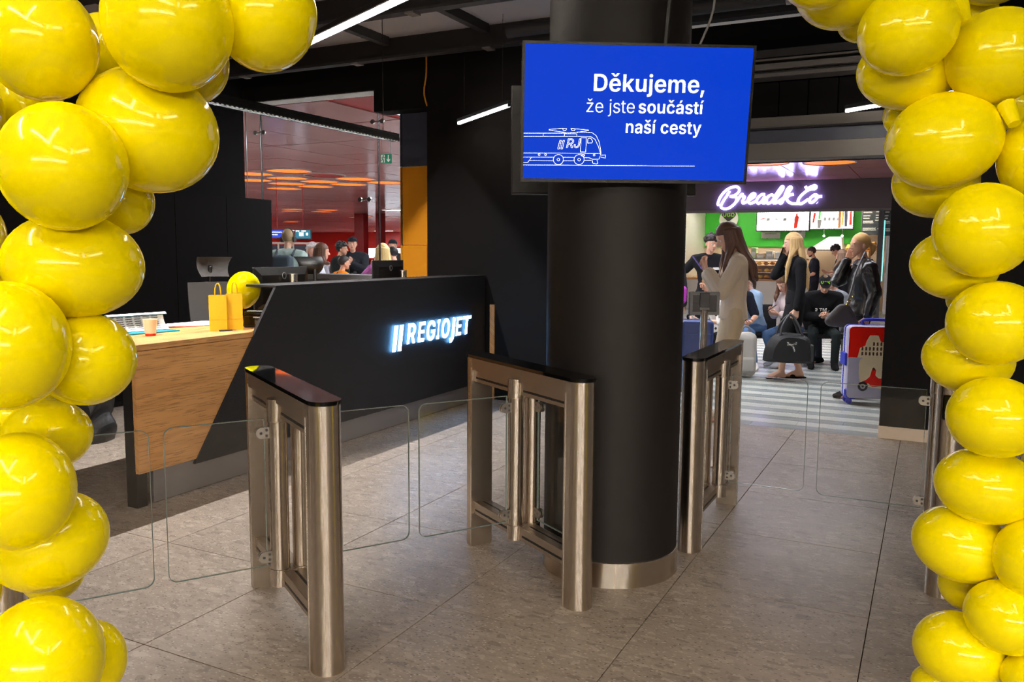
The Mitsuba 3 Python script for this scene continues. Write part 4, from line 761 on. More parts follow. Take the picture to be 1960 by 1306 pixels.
    put(k, 'board', hull([(-2.06, 22.95, 1.55), (-1.3, 22.95, 1.63), (-2.06, 23.5, 1.67), (-1.3, 23.5, 1.75), (-2.06, 22.95, 1.52), (-1.3, 22.95, 1.60)]), 'shop_wood'); put(k, 'leg', bx(-1.95, -1.9, 23.3, 23.35, 0, 1.6), 'shop_wood'); put(k, 'leg', bx(-1.5, -1.45, 23.3, 23.35, 0, 1.62), 'shop_wood')
    for i in range(12):
        x, y = -1.98 + .12 * (i % 6), 23.05 + .22 * (i // 6)
        tag(put(None, 'bread_loaf', ell((x, y, 1.585 + .11 * (x + 2.5) + .22 * (y - 22.95)), (.06, .10, .06), 1), ('crumb', 'bread')[i % 2], smooth=True), 'yellow loaf on the tilted bread shelf', 'bread', 'loaves on the tilted shelf')
    for i, x in enumerate((-2.6, -2.15, -1.7)):
        kk = thing('shop_spotlight', 'small white spotlight under the green board', 'light', 'spotlights under the green board'); put(kk, 'bulb', ell((x, 23.2, 1.985), (.03, .03, .03), 1), 'glow_body', emit=(12, 11, 9), weight=.1); put(kk, 'stem', tube([(x, 23.2, 2.0), (x, 23.2, 2.9)], .006, 5), 'gray')
    k = thing('entrance_frame', 'dark frame of a glass door at the right end of the shop', 'door frame')
    put(k, 'post', bx(-1.17, -1.06, 20.86, 20.98, 0, 2.54), 'dark_gray'); put(k, 'lit_edge', bx(-1.055, -1.03, 20.9, 20.98, .9, 2.3), 'glow_body', emit=(.15, .8, .75), weight=.1, label='turquoise lit edge'); put(k, 'handle', cat(tube([(-.97, 20.84, 1.1), (-.97, 20.84, 1.9)], .012, 6)), 'chrome'); put(k, 'pane', bx(-1.02, -.3, 21.6, 21.62, .1, 2.5), 'paper')
    # wooden shop at the left of the green wall
    k = thing('wooden_shelf_unit', 'wooden shelving of the neighbouring shop between the column and the green wall', 'shelf')
    put(k, 'back', bx(-7.6, -6.03, 23.6, 23.7, 0, 2.9), 'shop_wood'); put(k, 'upper_box', bx(-7.4, -6.1, 23.2, 23.6, 1.42, 1.86, .01), 'shop_wood'); put(k, 'door_leaf', bx(-6.65, -6.15, 23.17, 23.2, 1.45, 1.84, .005), 'bread_dark')
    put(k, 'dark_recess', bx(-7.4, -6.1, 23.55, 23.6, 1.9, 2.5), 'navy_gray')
    for z in (.42, .70, .98): put(k, 'shelf', bx(-7.5, -6.05, 23.0, 23.6, z, z + .03), 'gray')
    put(k, 'lower_panel', bx(-7.5, -6.05, 23.5, 23.6, .1, 1.3), 'black')
    for z in (.45, .73, 1.01):
        for i in range(5): tag(put(None, 'produce_tray', rbox(-7.05 + .2 * i, -6.9 + .2 * i, 23.1, 23.4, z, z + .09, .02, 2), ('crumb', 'lime')[i % 2], smooth=30), 'yellow and green tray on the low wooden shelves behind the employee', 'tray', 'trays on the wooden shelves')
    k = thing('shop_text_sign', 'dark sign with pale text hanging in the wooden shop', 'sign'); put(k, 'board', bx(-6.72, -6.25, 22.9, 22.93, 2.45, 2.62), 'bread_dark'); put(k, 'text_row', cat(bx(-6.68, -6.3, 22.89, 22.9, 2.51, 2.57)), 'offwhite'); put(k, 'rod', cat(bx(-6.5, -6.48, 22.91, 22.92, 2.62, 2.9)), 'black')
mat('lime', lin(140, 220, 20), .5); mat('lime_pale', lin(190, 215, 160), .6)
shop()
# ---------------------------------------------------------------- things standing in the opening
k = thing('tablet_stand', 'gray tablet terminal seen from behind on a steel pole', 'terminal'); M = axes((-1.468, 5.97, 0), (.892, .452, 0), (-.452, .892, 0), (0, 0, 1))
put(k, 'case', rbox(-.108, .112, -.02, .016, 1.092, 1.262, .008), 'dark_gray', M, smooth=30)
put(k, 'back_frame', ext(sbox(-.105, -.083, .108, .083).difference(sbox(-.085, -.06, .088, .06)), .006), 'gray', M @ axes((0, -.019, 1.177), (1, 0, 0), (0, 0, 1), (0, -1, 0)))
put(k, 'bracket', bx(-.034, .034, -.034, -.018, 1.15, 1.255, .003), 'dark_gray', M); put(k, 'socket', bx(-.034, .034, -.036, .0, 1.13, 1.15, .002), 'gray', M)
m, uv = tubewall(0, -.02, .012, 1.132, .026, 28); put(k, 'pole', xf(m, M), 'steel_tube', smooth=True, uv=uv); put(k, 'foot', lathe([(0, 0), (.15, 0), (.15, .008), (.03, .014), (0, .014)], 32), 'steel', M @ frame((0, -.02, 0)), smooth=30)
def suitcase(key, M, w, h, d, m, trim):
    put(key, 'shell', rbox(-w / 2, w / 2, -d / 2, d / 2, .06, .06 + h, .05, 3), m, M, smooth=40)
    put(key, 'zip_band', ext(sbox(-w / 2 - .003, .06 - .003, w / 2 + .003, .06 + h + .003).buffer(-.048).buffer(.048).difference(sbox(-w / 2 + .004, .064, w / 2 - .004, .056 + h).buffer(-.048).buffer(.048)), .03, -.015), trim, M @ axes((0, 0, 0), (1, 0, 0), (0, 0, 1), (0, -1, 0)))
    for sx in (-1, 1):
        for sy in (-1, 1):
            put(key, 'wheel', lathe([(0, -.012), (.03, -.012), (.03, .012), (0, .012)], 16), trim, M @ axes((sx * (w / 2 - .05), sy * (d / 2 - .05), .03), (1, 0, 0), (0, 0, 1), (0, -1, 0)), smooth=30)
            put(key, 'wheel_fork', bx(sx * (w / 2 - .05) - .02, sx * (w / 2 - .05) + .02, sy * (d / 2 - .05) - .02, sy * (d / 2 - .05) + .02, .03, .08, .005), trim, M)
mat('blue_shell', lin(44, 62, 120), .4); mat('cobalt', lin(40, 50, 170), .4); mat('cream', lin(226, 206, 170), .5); mat('red_gloss', lin(224, 30, 16), .25); mat('lilac', lin(176, 172, 196), .4); mat('arch_dark', lin(70, 36, 20), .6)
k = thing('suitcase', 'blue hard suitcase behind the tablet pole', 'suitcase'); M = axes((-2.29, 8.98, 0), (.892, .452, 0), (-.452, .892, 0), (0, 0, 1))
suitcase(k, M, .36, .75, .26, 'blue_shell', 'black')
for z in (.25, .45, .65): put(k, 'rib', bx(-.15, .15, -.134, -.126, z, z + .012, .002), 'blue_shell', M)
put(k, 'handle', tube(spline([(-.08, 0, .80), (-.08, 0, .86), (.08, 0, .86), (.08, 0, .80)]), .012, 8), 'black', M, smooth=True)
k = thing('suitcase', 'red and pale printed suitcase with blue trim, a scooter and an arena picture', 'suitcase'); M = axes((-.512, 9.211, 0), (.95, .31, 0), (-.31, .95, 0), (0, 0, 1))
suitcase(k, M, .54, .755, .24, 'lilac', 'cobalt')
G = M @ axes((-.27, -.124, .06), (1, 0, 0), (0, 0, 1), (0, -1, 0)); fr = sbox(.012, .012, .528, .743).buffer(-.04).buffer(.04)
put(k, 'red_top', ext(fr.intersection(sbox(0, .43, .6, .8)), .006, 0), 'red_gloss', G, label='red printed upper third')
put(k, 'pale_field', ext(fr.intersection(sbox(0, .0, .6, .43)), .006, 0), 'lilac', G, label='pale printed field')
put(k, 'cream_ground', ext(Polygon(spline([(.14, .15), (.12, .30), (.16, .43), (.52, .43), (.52, .12), (.3, .12), (.14, .15)], 4)).buffer(0), .001, .006), 'cream', G)
ar = Polygon([(.10, .43), (.12, .53), (.17, .55), (.18, .60), (.21, .66), (.29, .66), (.32, .59), (.50, .62), (.52, .43)])
put(k, 'arena_picture', ext(ar, .001, .0065), 'cream', G, label='cream picture of an ancient arena')
put(k, 'arches', ext(union_all([sbox(.135 + .036 * i, .455 + .05 * j, .152 + .036 * i, .482 + .05 * j).union(Point(.1435 + .036 * i, .482 + .05 * j).buffer(.0085)) for i in range(10) for j in range(2 if i < 3 else 3) if .455 + .05 * j < .56]), .001, .0078), 'arch_dark', G)
sc = Polygon(np.array([(.13, .165), (.20, .20), (.235, .235), (.25, .305), (.28, .305), (.275, .25), (.31, .215), (.36, .215), (.38, .25), (.50, .27), (.52, .22), (.52, .14), (.42, .125), (.34, .145), (.26, .135), (.22, .175)])).buffer(.006)
put(k, 'scooter_picture', ext(sc, .0012, .0072), 'red_gloss', G, label='red scooter picture'); put(k, 'scooter_seat', ext(Polygon([(.29, .24), (.34, .30), (.40, .27), (.33, .22)]), .001, .0085), 'cream', G); put(k, 'scooter_lamp', ext(Point(.262, .315).buffer(.014), .001, .0085), 'arch_dark', G)
put(k, 'scooter_wheel', cat(ext(Point(.165, .135).buffer(.048).difference(Point(.165, .135).buffer(.026)), .0014, .0086), ext(Point(.165, .135).buffer(.011), .0014, .0086)), 'black', G)
put(k, 'side_bumper', bx(-.285, -.262, -.10, .10, .40, .53, .006), 'cobalt', M); put(k, 'corner_guard', rbox(-.276, -.16, -.128, -.06, .055, .17, .03, 2), 'cobalt', M, smooth=30)
put(k, 'handle', tube(spline([(-.10, -.02, .81), (-.10, -.02, .865), (.14, -.02, .865), (.14, -.02, .81)], 5), .016, 8), 'cobalt', M, smooth=True)
k = thing('duffle_bag', 'black sports bag with a white leaping cat emblem, carried by the woman in the dress', 'bag'); M = axes((-1.492, 10.30, .222), (.892, .452, 0), (-.452, .892, 0), (0, 0, 1))
prof = Polygon(spline([(-.30, .06), (-.25, .02), (.22, .0), (.28, .03), (.27, .20), (.20, .33), (.0, .37), (-.17, .34), (-.27, .20), (-.30, .06)], 6)).buffer(0)
bg = ext(prof, .26); bg = bg.subdivide_to_size(.04) if hasattr(bg, 'subdivide_to_size') else bg
v = bg.vertices.copy(); c_ = np.array([-.01, .17]); s_ = 1 - .55 * np.abs((v[:, 2] - .13) / .13) ** 2.5 * .45; v[:, :2] = c_ + (v[:, :2] - c_) * s_[:, None]; bg = trimesh.Trimesh(v, bg.faces, process=False)
put(k, 'body', bg, 'bag_black', M @ axes((0, .13, 0), (1, 0, 0), (0, 0, 1), (0, -1, 0)), smooth=40)
for y in (-.07, .07): put(k, 'handle', tube(spline([(-.13, y, .33), (-.10, y * .8, .46), (.0, y * .2, .585), (.08, y * .8, .48), (.14, y, .33)], 6), .014, 8), 'dark_gray', M, smooth=True)
put(k, 'side_panel', rbox(.19, .275, -.11, .11, .02, .24, .03, 2), 'dark_gray', M, smooth=40)
cat_ = union_all([LineString([(-.055, .262), (-.03, .24), (.0, .232), (.022, .245), (.045, .262)]).buffer(.010), LineString([(-.01, .235), (.015, .205), (.028, .165)]).buffer(.009), Polygon([(.01, .24), (.045, .265), (.058, .26), (.04, .235)]), LineString([(-.03, .242), (-.055, .235)]).buffer(.006)])
put(k, 'emblem', ext(cat_, .004, .0), 'white', M @ axes((0, -.126, 0), (1, 0, 0), (0, 0, 1), (0, -1, 0)), label='white leaping cat emblem')
mat('bag_black', lin(20, 20, 22), .6); mat('bag_gray', lin(178, 174, 168), .8)
k = thing('backpack', 'pale gray bag standing on the hall floor beside the jeans legs', 'bag'); M = axes((-2.03, 10.45, 0), (.892, .452, 0), (-.452, .892, 0), (0, 0, 1))
put(k, 'body', rbox(-.15, .13, -.12, .12, 0, .56, .09, 3), 'bag_gray', M, smooth=40); put(k, 'pocket', rbox(-.11, .09, -.16, -.08, .06, .26, .035, 2), 'bag_gray', M, smooth=40); put(k, 'strap', tube(spline([(-.05, 0, .55), (-.03, 0, .62), (.03, 0, .62), (.05, 0, .55)]), .012, 6), 'gray', M, smooth=True)
k = thing('bench', 'black bench row on which the travellers sit', 'bench'); M = axes((-1.72, 11.95, 0), (.892, .452, 0), (-.452, .892, 0), (0, 0, 1))
put(k, 'beam', bx(-1.1, .85, -.03, .03, .36, .42, .005), 'black', M)
for i in range(4):
    x = -.85 + .5 * i
    put(k, 'seat', rbox(x - .23, x + .23, -.22, .22, .42, .455, .015, 2), 'bag_black', M, smooth=30); put(k, 'back', rbox(x - .22, x + .22, .2, .235, .46, .82, .015, 2), 'bag_black', M, smooth=30)
for x in (-.85, .15, .75): put(k, 'leg', cat(bx(x - .025, x + .025, -.24, .24, 0, .03), bx(x - .02, x + .02, -.03, .03, .03, .37)), 'gray', M)
# ---------------------------------------------------------------- people
def sph(c, r, n=16): return m3.Manifold.sphere(r, n).translate(tuple(map(float, c)))
def elm(c, r, n=20): return m3.Manifold.sphere(1.0, n).scale(tuple(map(float, r))).translate(tuple(map(float, c)))
def bone(a, b, ra, rb, n=14): return m3.Manifold.batch_hull([sph(a, ra, n), sph(b, rb, n)])
def chain(pts, rs, n=14): return m3.Manifold.batch_boolean([bone(pts[i], pts[i + 1], rs[i], rs[i + 1], n) for i in range(len(pts) - 1)], m3.OpType.Add)
def add(ms): return m3.Manifold.batch_boolean([m for m in ms if m is not None], m3.OpType.Add)
def soft(m, step=.022, it=10):
    g = m.refine_to_length(step).to_mesh(); t = trimesh.Trimesh(g.vert_properties[:, :3], g.tri_verts, process=True)
    trimesh.smoothing.filter_taubin(t, .5, .53, it); return t
def man(t): return m3.Manifold(m3.Mesh(np.asarray(t.vertices, np.float32), np.asarray(t.faces, np.uint32)))
def ik(a, t, l1, l2, pole):
    """joint between a and t for two bones, bending towards pole; t is pulled in when out of reach"""
    a, t, pole = (np.asarray(q, float) for q in (a, t, pole)); d = t - a; L = np.linalg.norm(d)
    if L > .995 * (l1 + l2): t = a + d * .995 * (l1 + l2) / L; d = t - a; L = np.linalg.norm(d)
    u = d / L; c = (l1 * l1 - l2 * l2 + L * L) / (2 * L); h = math.sqrt(max(l1 * l1 - c * c, 0)); w = pole - u * (pole @ u); w /= np.linalg.norm(w) + 1e-9
    return a + u * c + w * h, t
def ring(c, rx, ry, z, n=16, yaw=0.0):
    th = np.arange(n) * 2 * np.pi / n; p = np.stack([rx * np.cos(th), ry * np.sin(th)], 1); cs, sn = math.cos(yaw), math.sin(yaw)
    return np.column_stack([c[0] + p[:, 0] * cs - p[:, 1] * sn, c[1] + p[:, 0] * sn + p[:, 1] * cs, np.full(n, z)])
def loft(rings):
    """closed skin over horizontal rings of equal count"""
    n = len(rings[0]); v = np.vstack(rings); f = []
    for k in range(len(rings) - 1):
        for j in range(n):
            a, b = k * n + j, k * n + (j + 1) % n; f += [(a, b, b + n), (a, b + n, a + n)]
    v = np.vstack([v, rings[0].mean(0), rings[-1].mean(0)]); K = len(rings) * n
    for j in range(n): f += [(K, (j + 1) % n, j), (K + 1, K - n + j, K - n + (j + 1) % n)]
    t = trimesh.Trimesh(v, f, process=False)
    if t.volume < 0: t.invert()
    return t
def hand(wrist, direc, palm, grip, s):
    """palm with five separate fingers; direc: towards the fingertips, palm: out of the palm, grip 0..1 closes the fingers"""
    d = np.asarray(direc, float); d /= np.linalg.norm(d); p = np.asarray(palm, float); p = p - d * (p @ d); p /= np.linalg.norm(p) + 1e-9; w = np.cross(p, d) * s
    W = np.asarray(wrist, float); P = lambda a, b, c: W + d * a + w * b + p * c
    ms = [m3.Manifold.batch_hull([sph(P(.0, .018, 0), .016, 10), sph(P(.0, -.018, 0), .016, 10), sph(P(.085, .034, 0), .012, 10), sph(P(.085, -.032, 0), .012, 10), sph(P(.03, .03, .004), .014, 10)])]
    for b, L in ((.033, .072), (.011, .083), (-.011, .078), (-.032, .060)):
        q, a = P(.085, b, 0), .25 + grip * 1.0; pts = [q]; ang = 0
        for k in range(3):
            ang += a * (.7 if k == 0 else 1); pts.append(pts[-1] + (d * math.cos(ang) + p * math.sin(ang)) * L * (.45, .31, .24)[k])
        ms.append(chain(pts, (.0098, .0092, .0085, .0072), 8))
    th = [P(.025, .032, .006), P(.055, .055, .016 + .012 * grip), P(.085, .055 - .02 * grip, .03 + .02 * grip)]
    ms.append(chain(th, (.0125, .0105, .0085), 8))
    return add(ms)
SKIN = {}
def person(label, at, face, H=1.75, build=1.0, skin=(214, 160, 132), hair=('short', (40, 28, 22)), lean=0.0, head=(0, 0), seat=None, feet=None, knees=None, handL=None, handR=None, grips=(.4, .4), elbow=None, top=None, legs=None, shoes=((20, 20, 22), 'shoe'), female=False, far=False, extra=None):
    """local axes: x forwards, y to the person's left; lengths are given for the real height. Returns (key, matrix, joints)."""
    s = H / 1.75; k = thing('person', label, 'person'); M = frame((*at, 0), face)
    sm = mat('skin_%d_%d_%d' % skin, lin(*skin), .5, specular=.35)
    sw = (.165 if female else .195) * s * (1 + (build - 1) * .5); hw = .088 * s; b = build * s
    hipz = .93 * s if seat is None else seat + .09 * s
    pel = np.array([0, 0, hipz]); R = lambda v: np.array([v[0] * math.cos(lean) + v[2] * math.sin(lean), v[1], -v[0] * math.sin(lean) + v[2] * math.cos(lean)])
    tor = lambda x, y, z: pel + R(np.array([x, y, z]) * s)
    waist, chest, neck, ntop = tor(.0, 0, .16), tor(.01, 0, .34), tor(-.005, 0, .53), tor(.022, 0, .615)
    hy, hp = math.radians(head[0]), math.radians(head[1])
    HR = np.array([[math.cos(hy), -math.sin(hy), 0], [math.sin(hy), math.cos(hy), 0], [0, 0, 1]]) @ np.array([[math.cos(hp), 0, math.sin(hp)], [0, 1, 0], [-math.sin(hp), 0, math.cos(hp)]])
    hc = ntop + R(np.array([0, 0, .045]) * s) + HR @ np.array([.022, 0, .055]) * s; Q = lambda x, y, z: hc + HR @ (np.array([x, y, z]) * s)
    HM = np.eye(4); HM[:3, :3] = HR * s; HM[:3, 3] = hc; HM = M @ HM
    S = [tor(-.005, sg * sw / s, .475) for sg in (1, -1)]; hip = [pel + np.array([0, sg * hw, -.01]) for sg in (1, -1)]
    feet = feet or ((.0, .10), (.0, -.10)); ank = [np.array([f[0] - .05 * s, f[1], (f[2] if len(f) > 2 else 0) + .085 * s]) for f in feet]
    kn = []
    for i in (0, 1): q, a = ik(hip[i], ank[i], .438 * s, .415 * s, (1, .15 * (1, -1)[i], .15 if seat is None else .9)); kn.append(q); ank[i] = a
    hd, el, wr = [], [], []
    for i, t in enumerate((handL, handR)):
        sg = (1, -1)[i]; t = np.array([.06, sg * (sw + .06), hipz - .06 * s] if t is None else t, float)
        q, a = ik(S[i], t, .285 * s, .255 * s, (elbow or ((-.6, .55, -.5), (-.6, -.55, -.5)))[i]); el.append(q); wr.append(a)
        dd = a - q; dd /= np.linalg.norm(dd); inw = np.array([.1, -sg, 0.0]) if dd[2] < -.6 else np.array([0, -.5 * sg, .75]) if grips[i] < .9 else np.array([.3, -sg, .2])
        hd.append(hand(a + dd * .012, dd, inw, grips[i], (1 if i == 0 else -1)))
    n = 10 if far else 14
    trunk = add([m3.Manifold.batch_hull([elm(pel + [0, 0, .02 * s], (.105 * b, .155 * b, .10 * s)), elm(waist, (.085 * b, .125 * b, .07 * s))]), m3.Manifold.batch_hull([elm(waist, (.085 * b, .125 * b, .07 * s)), elm(chest, (.108 * b, sw * .82, .10 * s))]),
                 m3.Manifold.batch_hull([elm(chest, (.108 * b, sw * .82, .10 * s)), sph(S[0], .062 * b), sph(S[1], .062 * b), sph(neck, .06 * s)]), bone(neck, ntop + (hc - ntop) * .35, .054 * s, .047 * s)])
    limbs = []
    for i in (0, 1):
        limbs += [bone(S[i], el[i], .052 * b, .040 * b, n), bone(el[i], wr[i], .040 * b, .026 * s, n), bone(hip[i], kn[i], .086 * b, .056 * b, n), bone(kn[i], ank[i], .056 * b, .036 * s, n), bone(kn[i] + (ank[i] - kn[i]) * .12, kn[i] + (ank[i] - kn[i]) * .42, .055 * b, .052 * b, n)]
        f = ank[i] * 1.0; limbs.append(m3.Manifold.batch_hull([sph(f + [-.03 * s, 0, -.045 * s], .032 * s), sph(f + [.15 * s, 0, -.058 * s], .024 * s), sph(f + [.11 * s, (.03, -.03)[i] * s, -.06 * s], .022 * s), sph(f, .036 * s)]))
    body = man(soft(add([trunk] + limbs), .03 if far else .024, 8))
    hm = add([m3.Manifold.batch_hull([elm((0, 0, .03), (.098, .077, .098), 28), elm((.030, 0, -.02), (.062, .062, .06)), sph((.063, 0, -.088), .022), sph((.035, .040, -.05), .026), sph((.035, -.040, -.05), .026)]),
              m3.Manifold.batch_hull([sph((.089, 0, .018), .008), sph((.112, 0, -.022), .010), sph((.092, .014, -.028), .008), sph((.092, -.014, -.028), .008)]), m3.Manifold.batch_hull([sph((.082, .036, .030), .012), sph((.082, -.036, .030), .012)]),
              m3.Manifold.batch_hull([elm((.086, 0, -.056), (.010, .024, .006)), elm((.084, 0, -.062), (.010, .018, .007))]), elm((-.004, .078, -.006), (.018, .009, .030)), elm((-.004, -.078, -.006), (.018, .009, .030))])
    hmt = soft(hm, .012, 3); hmt.vertices = np.asarray(hmt.vertices) @ (HR * s).T + hc
    put(k, 'body', add([body, man(hmt)] + hd), sm, M, smooth=60)
    # face
    for sg in (1, -1):
        e = put(k, 'eye', ell((.083, sg * .031, .006), (.011, .014, .009), 1), 'eye_white', HM, smooth=True); put(e, 'iris', ell((.0915, sg * .031, .006), (.004, .006, .006), 1), 'eye_dark', HM, smooth=True)
        put(k, 'eyebrow', hull([(.091, sg * .016, .030), (.091, sg * .016, .035), (.088, sg * .046, .032), (.088, sg * .046, .036), (.096, sg * .018, .032), (.094, sg * .044, .034)]), mat('hair_%d_%d_%d' % hair[1], lin(*hair[1]), .55, specular=.4), HM)
    put(k, 'mouth', ell((.0925, 0, -.0585), (.005, .022, .0055), 1), 'lips', HM, smooth=True)
    # hair
    hmn = mat('hair_%d_%d_%d' % hair[1], lin(*hair[1]), .55, specular=.4); st = hair[0]
    fat = {'short': .965, 'curly': .98, 'bun_tail': .96, 'tail': .98}.get(st, 1.0)
    cap = elm((-.010, 0, .042), (.105 * fat, .086 * fat, .104 * fat), 32)
    cut = m3.Manifold.batch_hull([sph((.10, .08, .056), .004), sph((.10, -.08, .056), .004), sph((.015, .12, .035), .004), sph((.015, -.12, .035), .004), sph((.2, .12, -.2), .004), sph((.2, -.12, -.2), .004), sph((.02, .12, -.2), .004), sph((.02, -.12, -.2), .004)])
    low = m3.Manifold.cube((.4, .4, .3), True).translate((.0, 0, -.15 - (.045 if st != 'short' else .03)))
    hs = [cap - cut - low]
    if st == 'curly':
        rg = random.Random(3)
        for q in range(46):
            u, v_ = rg.uniform(-1, .95), rg.uniform(0, 6.283); r_ = math.sqrt(1 - u * u) if abs(u) < 1 else 0
            c = np.array([-.005 + .098 * r_ * math.cos(v_), .085 * r_ * math.sin(v_), .055 + .085 * u])
            if c[2] > .03 and not (c[0] > .06 and c[2] < .06): hs.append(sph(c, rg.uniform(.020, .032), 8))
    if st == 'bun_tail': hs += [chain([(-.10, 0, .02), (-.135, 0, .0), (-.14, 0, -.05), (-.125, 0, -.10)], (.026, .034, .03, .014), 12)]
    if st == 'tail': hs += [chain([(-.09, 0, .03), (-.13, 0, .0), (-.135, .02, -.08), (-.10, .03, -.17)], (.03, .034, .03, .014), 12)]
    hm_ = soft(add(hs), .014, 3); put(k, 'hair', hm_, hmn, HM, smooth=60)
    if st == 'long':
        L = hair[2] if len(hair) > 2 else .36
        rg = random.Random(len(label)); sheets = []
        for q in range(15):
            a = math.radians(66 + 228 * q / 14); ca, sa = math.cos(a), math.sin(a); x, y = -.012 + .092 * ca, .082 * sa
            l = L * (1 - .16 * rg.random()); j = rg.uniform(-1, 1) * .010
            front = q < 3 or q > 11
            mid = (.050, y * 1.22 + j, -.155) if front else (-.045 - .075 * abs(ca), y * 1.35 + j, -.16)
            end = (.105 + j, y * 1.25 + j, -.02 - l * .72) if front else (-.085 - .085 * abs(ca), y * 1.75 + j, .03 - l)
            m2 = (np.array(mid) + np.array(end)) / 2 + [(.01 if front else -.02), 0, 0]
            sheets.append(chain([(x * .92, y * .92, .06), (x * 1.03, y * 1.03, -.05), mid, tuple(m2), end], (.026, .026, .028, .026, .010), 10))
        m_ = soft(add(sheets), .018, 4); V = m_.vertices
        Hn = np.eye(4); hr2 = np.array([[math.cos(hy * .6), -math.sin(hy * .6), 0], [math.sin(hy * .6), math.cos(hy * .6), 0], [0, 0, 1]]) @ np.array([[math.cos(hp * .5), 0, math.sin(hp * .5)], [0, 1, 0], [-math.sin(hp * .5), 0, math.cos(hp * .5)]])
        Hn[:3, :3] = hr2 * s; Hn[:3, 3] = hc; put(k, 'long_hair', m_, hmn, M @ Hn, smooth=60)
    # clothes
    def fab(c): return mat('cloth_%d_%d_%d' % tuple(c), lin(*c), .85, specular=.2)
    J = dict(pel=pel, waist=waist, chest=chest, neck=neck, S=S, el=el, wr=wr, hip=hip, kn=kn, ank=ank, hc=hc, tor=tor, HM=HM, M=M, s=s, Q=Q, sw=sw)
    if top:
        c, sleeve, hem, t = top[:4]; g = t * s
        tr = [m3.Manifold.batch_hull([elm(pel + R(np.array([0, 0, .10 - hem]) * s), (.118 * b + g, .165 * b + g, .03 * s)), elm(waist, (.092 * b + g, .133 * b + g, .07 * s))]), m3.Manifold.batch_hull([elm(waist, (.092 * b + g, .133 * b + g, .07 * s)), elm(chest, (.115 * b + g, sw * .84 + g, .10 * s))]),
              m3.Manifold.batch_hull([elm(chest, (.115 * b + g, sw * .84 + g, .10 * s)), sph(S[0], .066 * b + g), sph(S[1], .066 * b + g), sph(neck, .058 * s + g * .4)])]
        for i in (0, 1):
            e = S[i] + (el[i] - S[i]) * min(1, sleeve * 2)
            tr.append(bone(S[i], e, .060 * b + g, .050 * b + g, n))
            if sleeve > .5: tr.append(bone(el[i], el[i] + (wr[i] - el[i]) * (sleeve - .5) * 2, .050 * b + g, .038 * b + g, n))
        put(k, 'top', soft(add(tr), .024, 6), fab(c), M, smooth=60)
        if len(top) > 4 and top[4]: put(k, 'collar', soft(m3.Manifold.batch_hull([elm(neck + R(np.array([-.005, 0, .012]) * s), (.075 * s, .075 * s, .03 * s)), elm(neck + R(np.array([0, 0, -.03]) * s), (.09 * s, .10 * s, .02 * s))]), .02, 3), fab(top[4]), M, smooth=60)
    if legs:
        c, kind = legs[:2]; g = .012 * s
        if kind == 'trousers':
            tr = [m3.Manifold.batch_hull([elm(pel + [0, 0, .03 * s], (.112 * b, .162 * b, .09 * s)), sph(hip[0], .095 * b), sph(hip[1], .095 * b)])]
            for i in (0, 1):
                cuff = ank[i] + (kn[i] - ank[i]) * (legs[2] if len(legs) > 2 else .04)
                tr += [bone(hip[i], kn[i], .098 * b, .068 * b, n), bone(kn[i], cuff, .068 * b, .056 * b, n)]
            put(k, 'trousers', soft(add(tr), .026, 6), fab(c), M, smooth=60)
        else:
            zs = legs[2]; rg = []
            mid = (ank[0] + ank[1]) / 2
            def legat(i, z):
                A, B_, rA, rB = (hip[i], kn[i], .092 * b, .060 * b) if z > kn[i][2] else (kn[i], ank[i], .060 * b, .045 * s)
                t_ = min(1, max(0, (A[2] - z) / (A[2] - B_[2]))); return A[:2] + (B_[:2] - A[:2]) * t_, rA + (rB - rA) * t_
            for u in np.linspace(0, 1, 11):
                z = waist[2] + (zs - waist[2]) * u; q = [legat(i, z) for i in (0, 1)]
                lo = np.min([c_ - r_ for c_, r_ in q], 0); hi = np.max([c_ + r_ for c_, r_ in q], 0)
                if z > pel[2]: w_ = (z - pel[2]) / (waist[2] - pel[2]); lo = lo * (1 - w_) + (waist[:2] - [.088 * b, .125 * b]) * w_; hi = hi * (1 - w_) + (waist[:2] + [.088 * b, .125 * b]) * w_
                rg.append(ring((lo + hi) / 2, (hi[0] - lo[0]) / 2 * 1.06 + .018, (hi[1] - lo[1]) / 2 * 1.02 + .016, z, 24))
            put(k, 'skirt' if kind == 'skirt' else 'dress_skirt', soft(man(loft(rg[::-1])), .03, 3), fab(c), M, smooth=60)
    if shoes:
        for i in (0, 1):
            f = ank[i]; c, kind = shoes; dz = -.085 * s
            if kind == 'sandal': m_ = add([m3.Manifold.batch_hull([sph(f + [x * s, y * s, dz + .008], .008) for x, y in ((-.07, .03), (-.07, -.03), (.06, .045), (.06, -.045), (.17, .03), (.17, -.03))]), m3.Manifold.batch_hull([sph(f + [x * s, y * s, dz + z], .007) for x, y, z in ((.06, .048, .02), (.06, -.048, .02), (.11, .045, .02), (.11, -.045, .02), (.08, 0, .058), (.10, 0, .052))])])
            else: m_ = m3.Manifold.batch_hull([sph(f + [-.055 * s, 0, dz + .04 * s], .038 * s), sph(f + [.0, 0, dz + .085 * s], .047 * s), sph(f + [.12 * s, .02 * (1, -1)[i] * s, dz + .03 * s], .030 * s), sph(f + [.17 * s, 0, dz + .026 * s], .026 * s), sph(f + [.10 * s, -.02 * (1, -1)[i] * s, dz + .03 * s], .030 * s)])
            put(k, 'sandal' if kind == 'sandal' else 'shoe', soft(m_, .02, 2), fab(c), M, smooth=60)
            if kind != 'sandal': pass
    return k, M, J
mat('eye_white', lin(225, 222, 218), .3); mat('eye_dark', lin(40, 30, 26), .2); mat('lips', lin(176, 92, 84), .4)
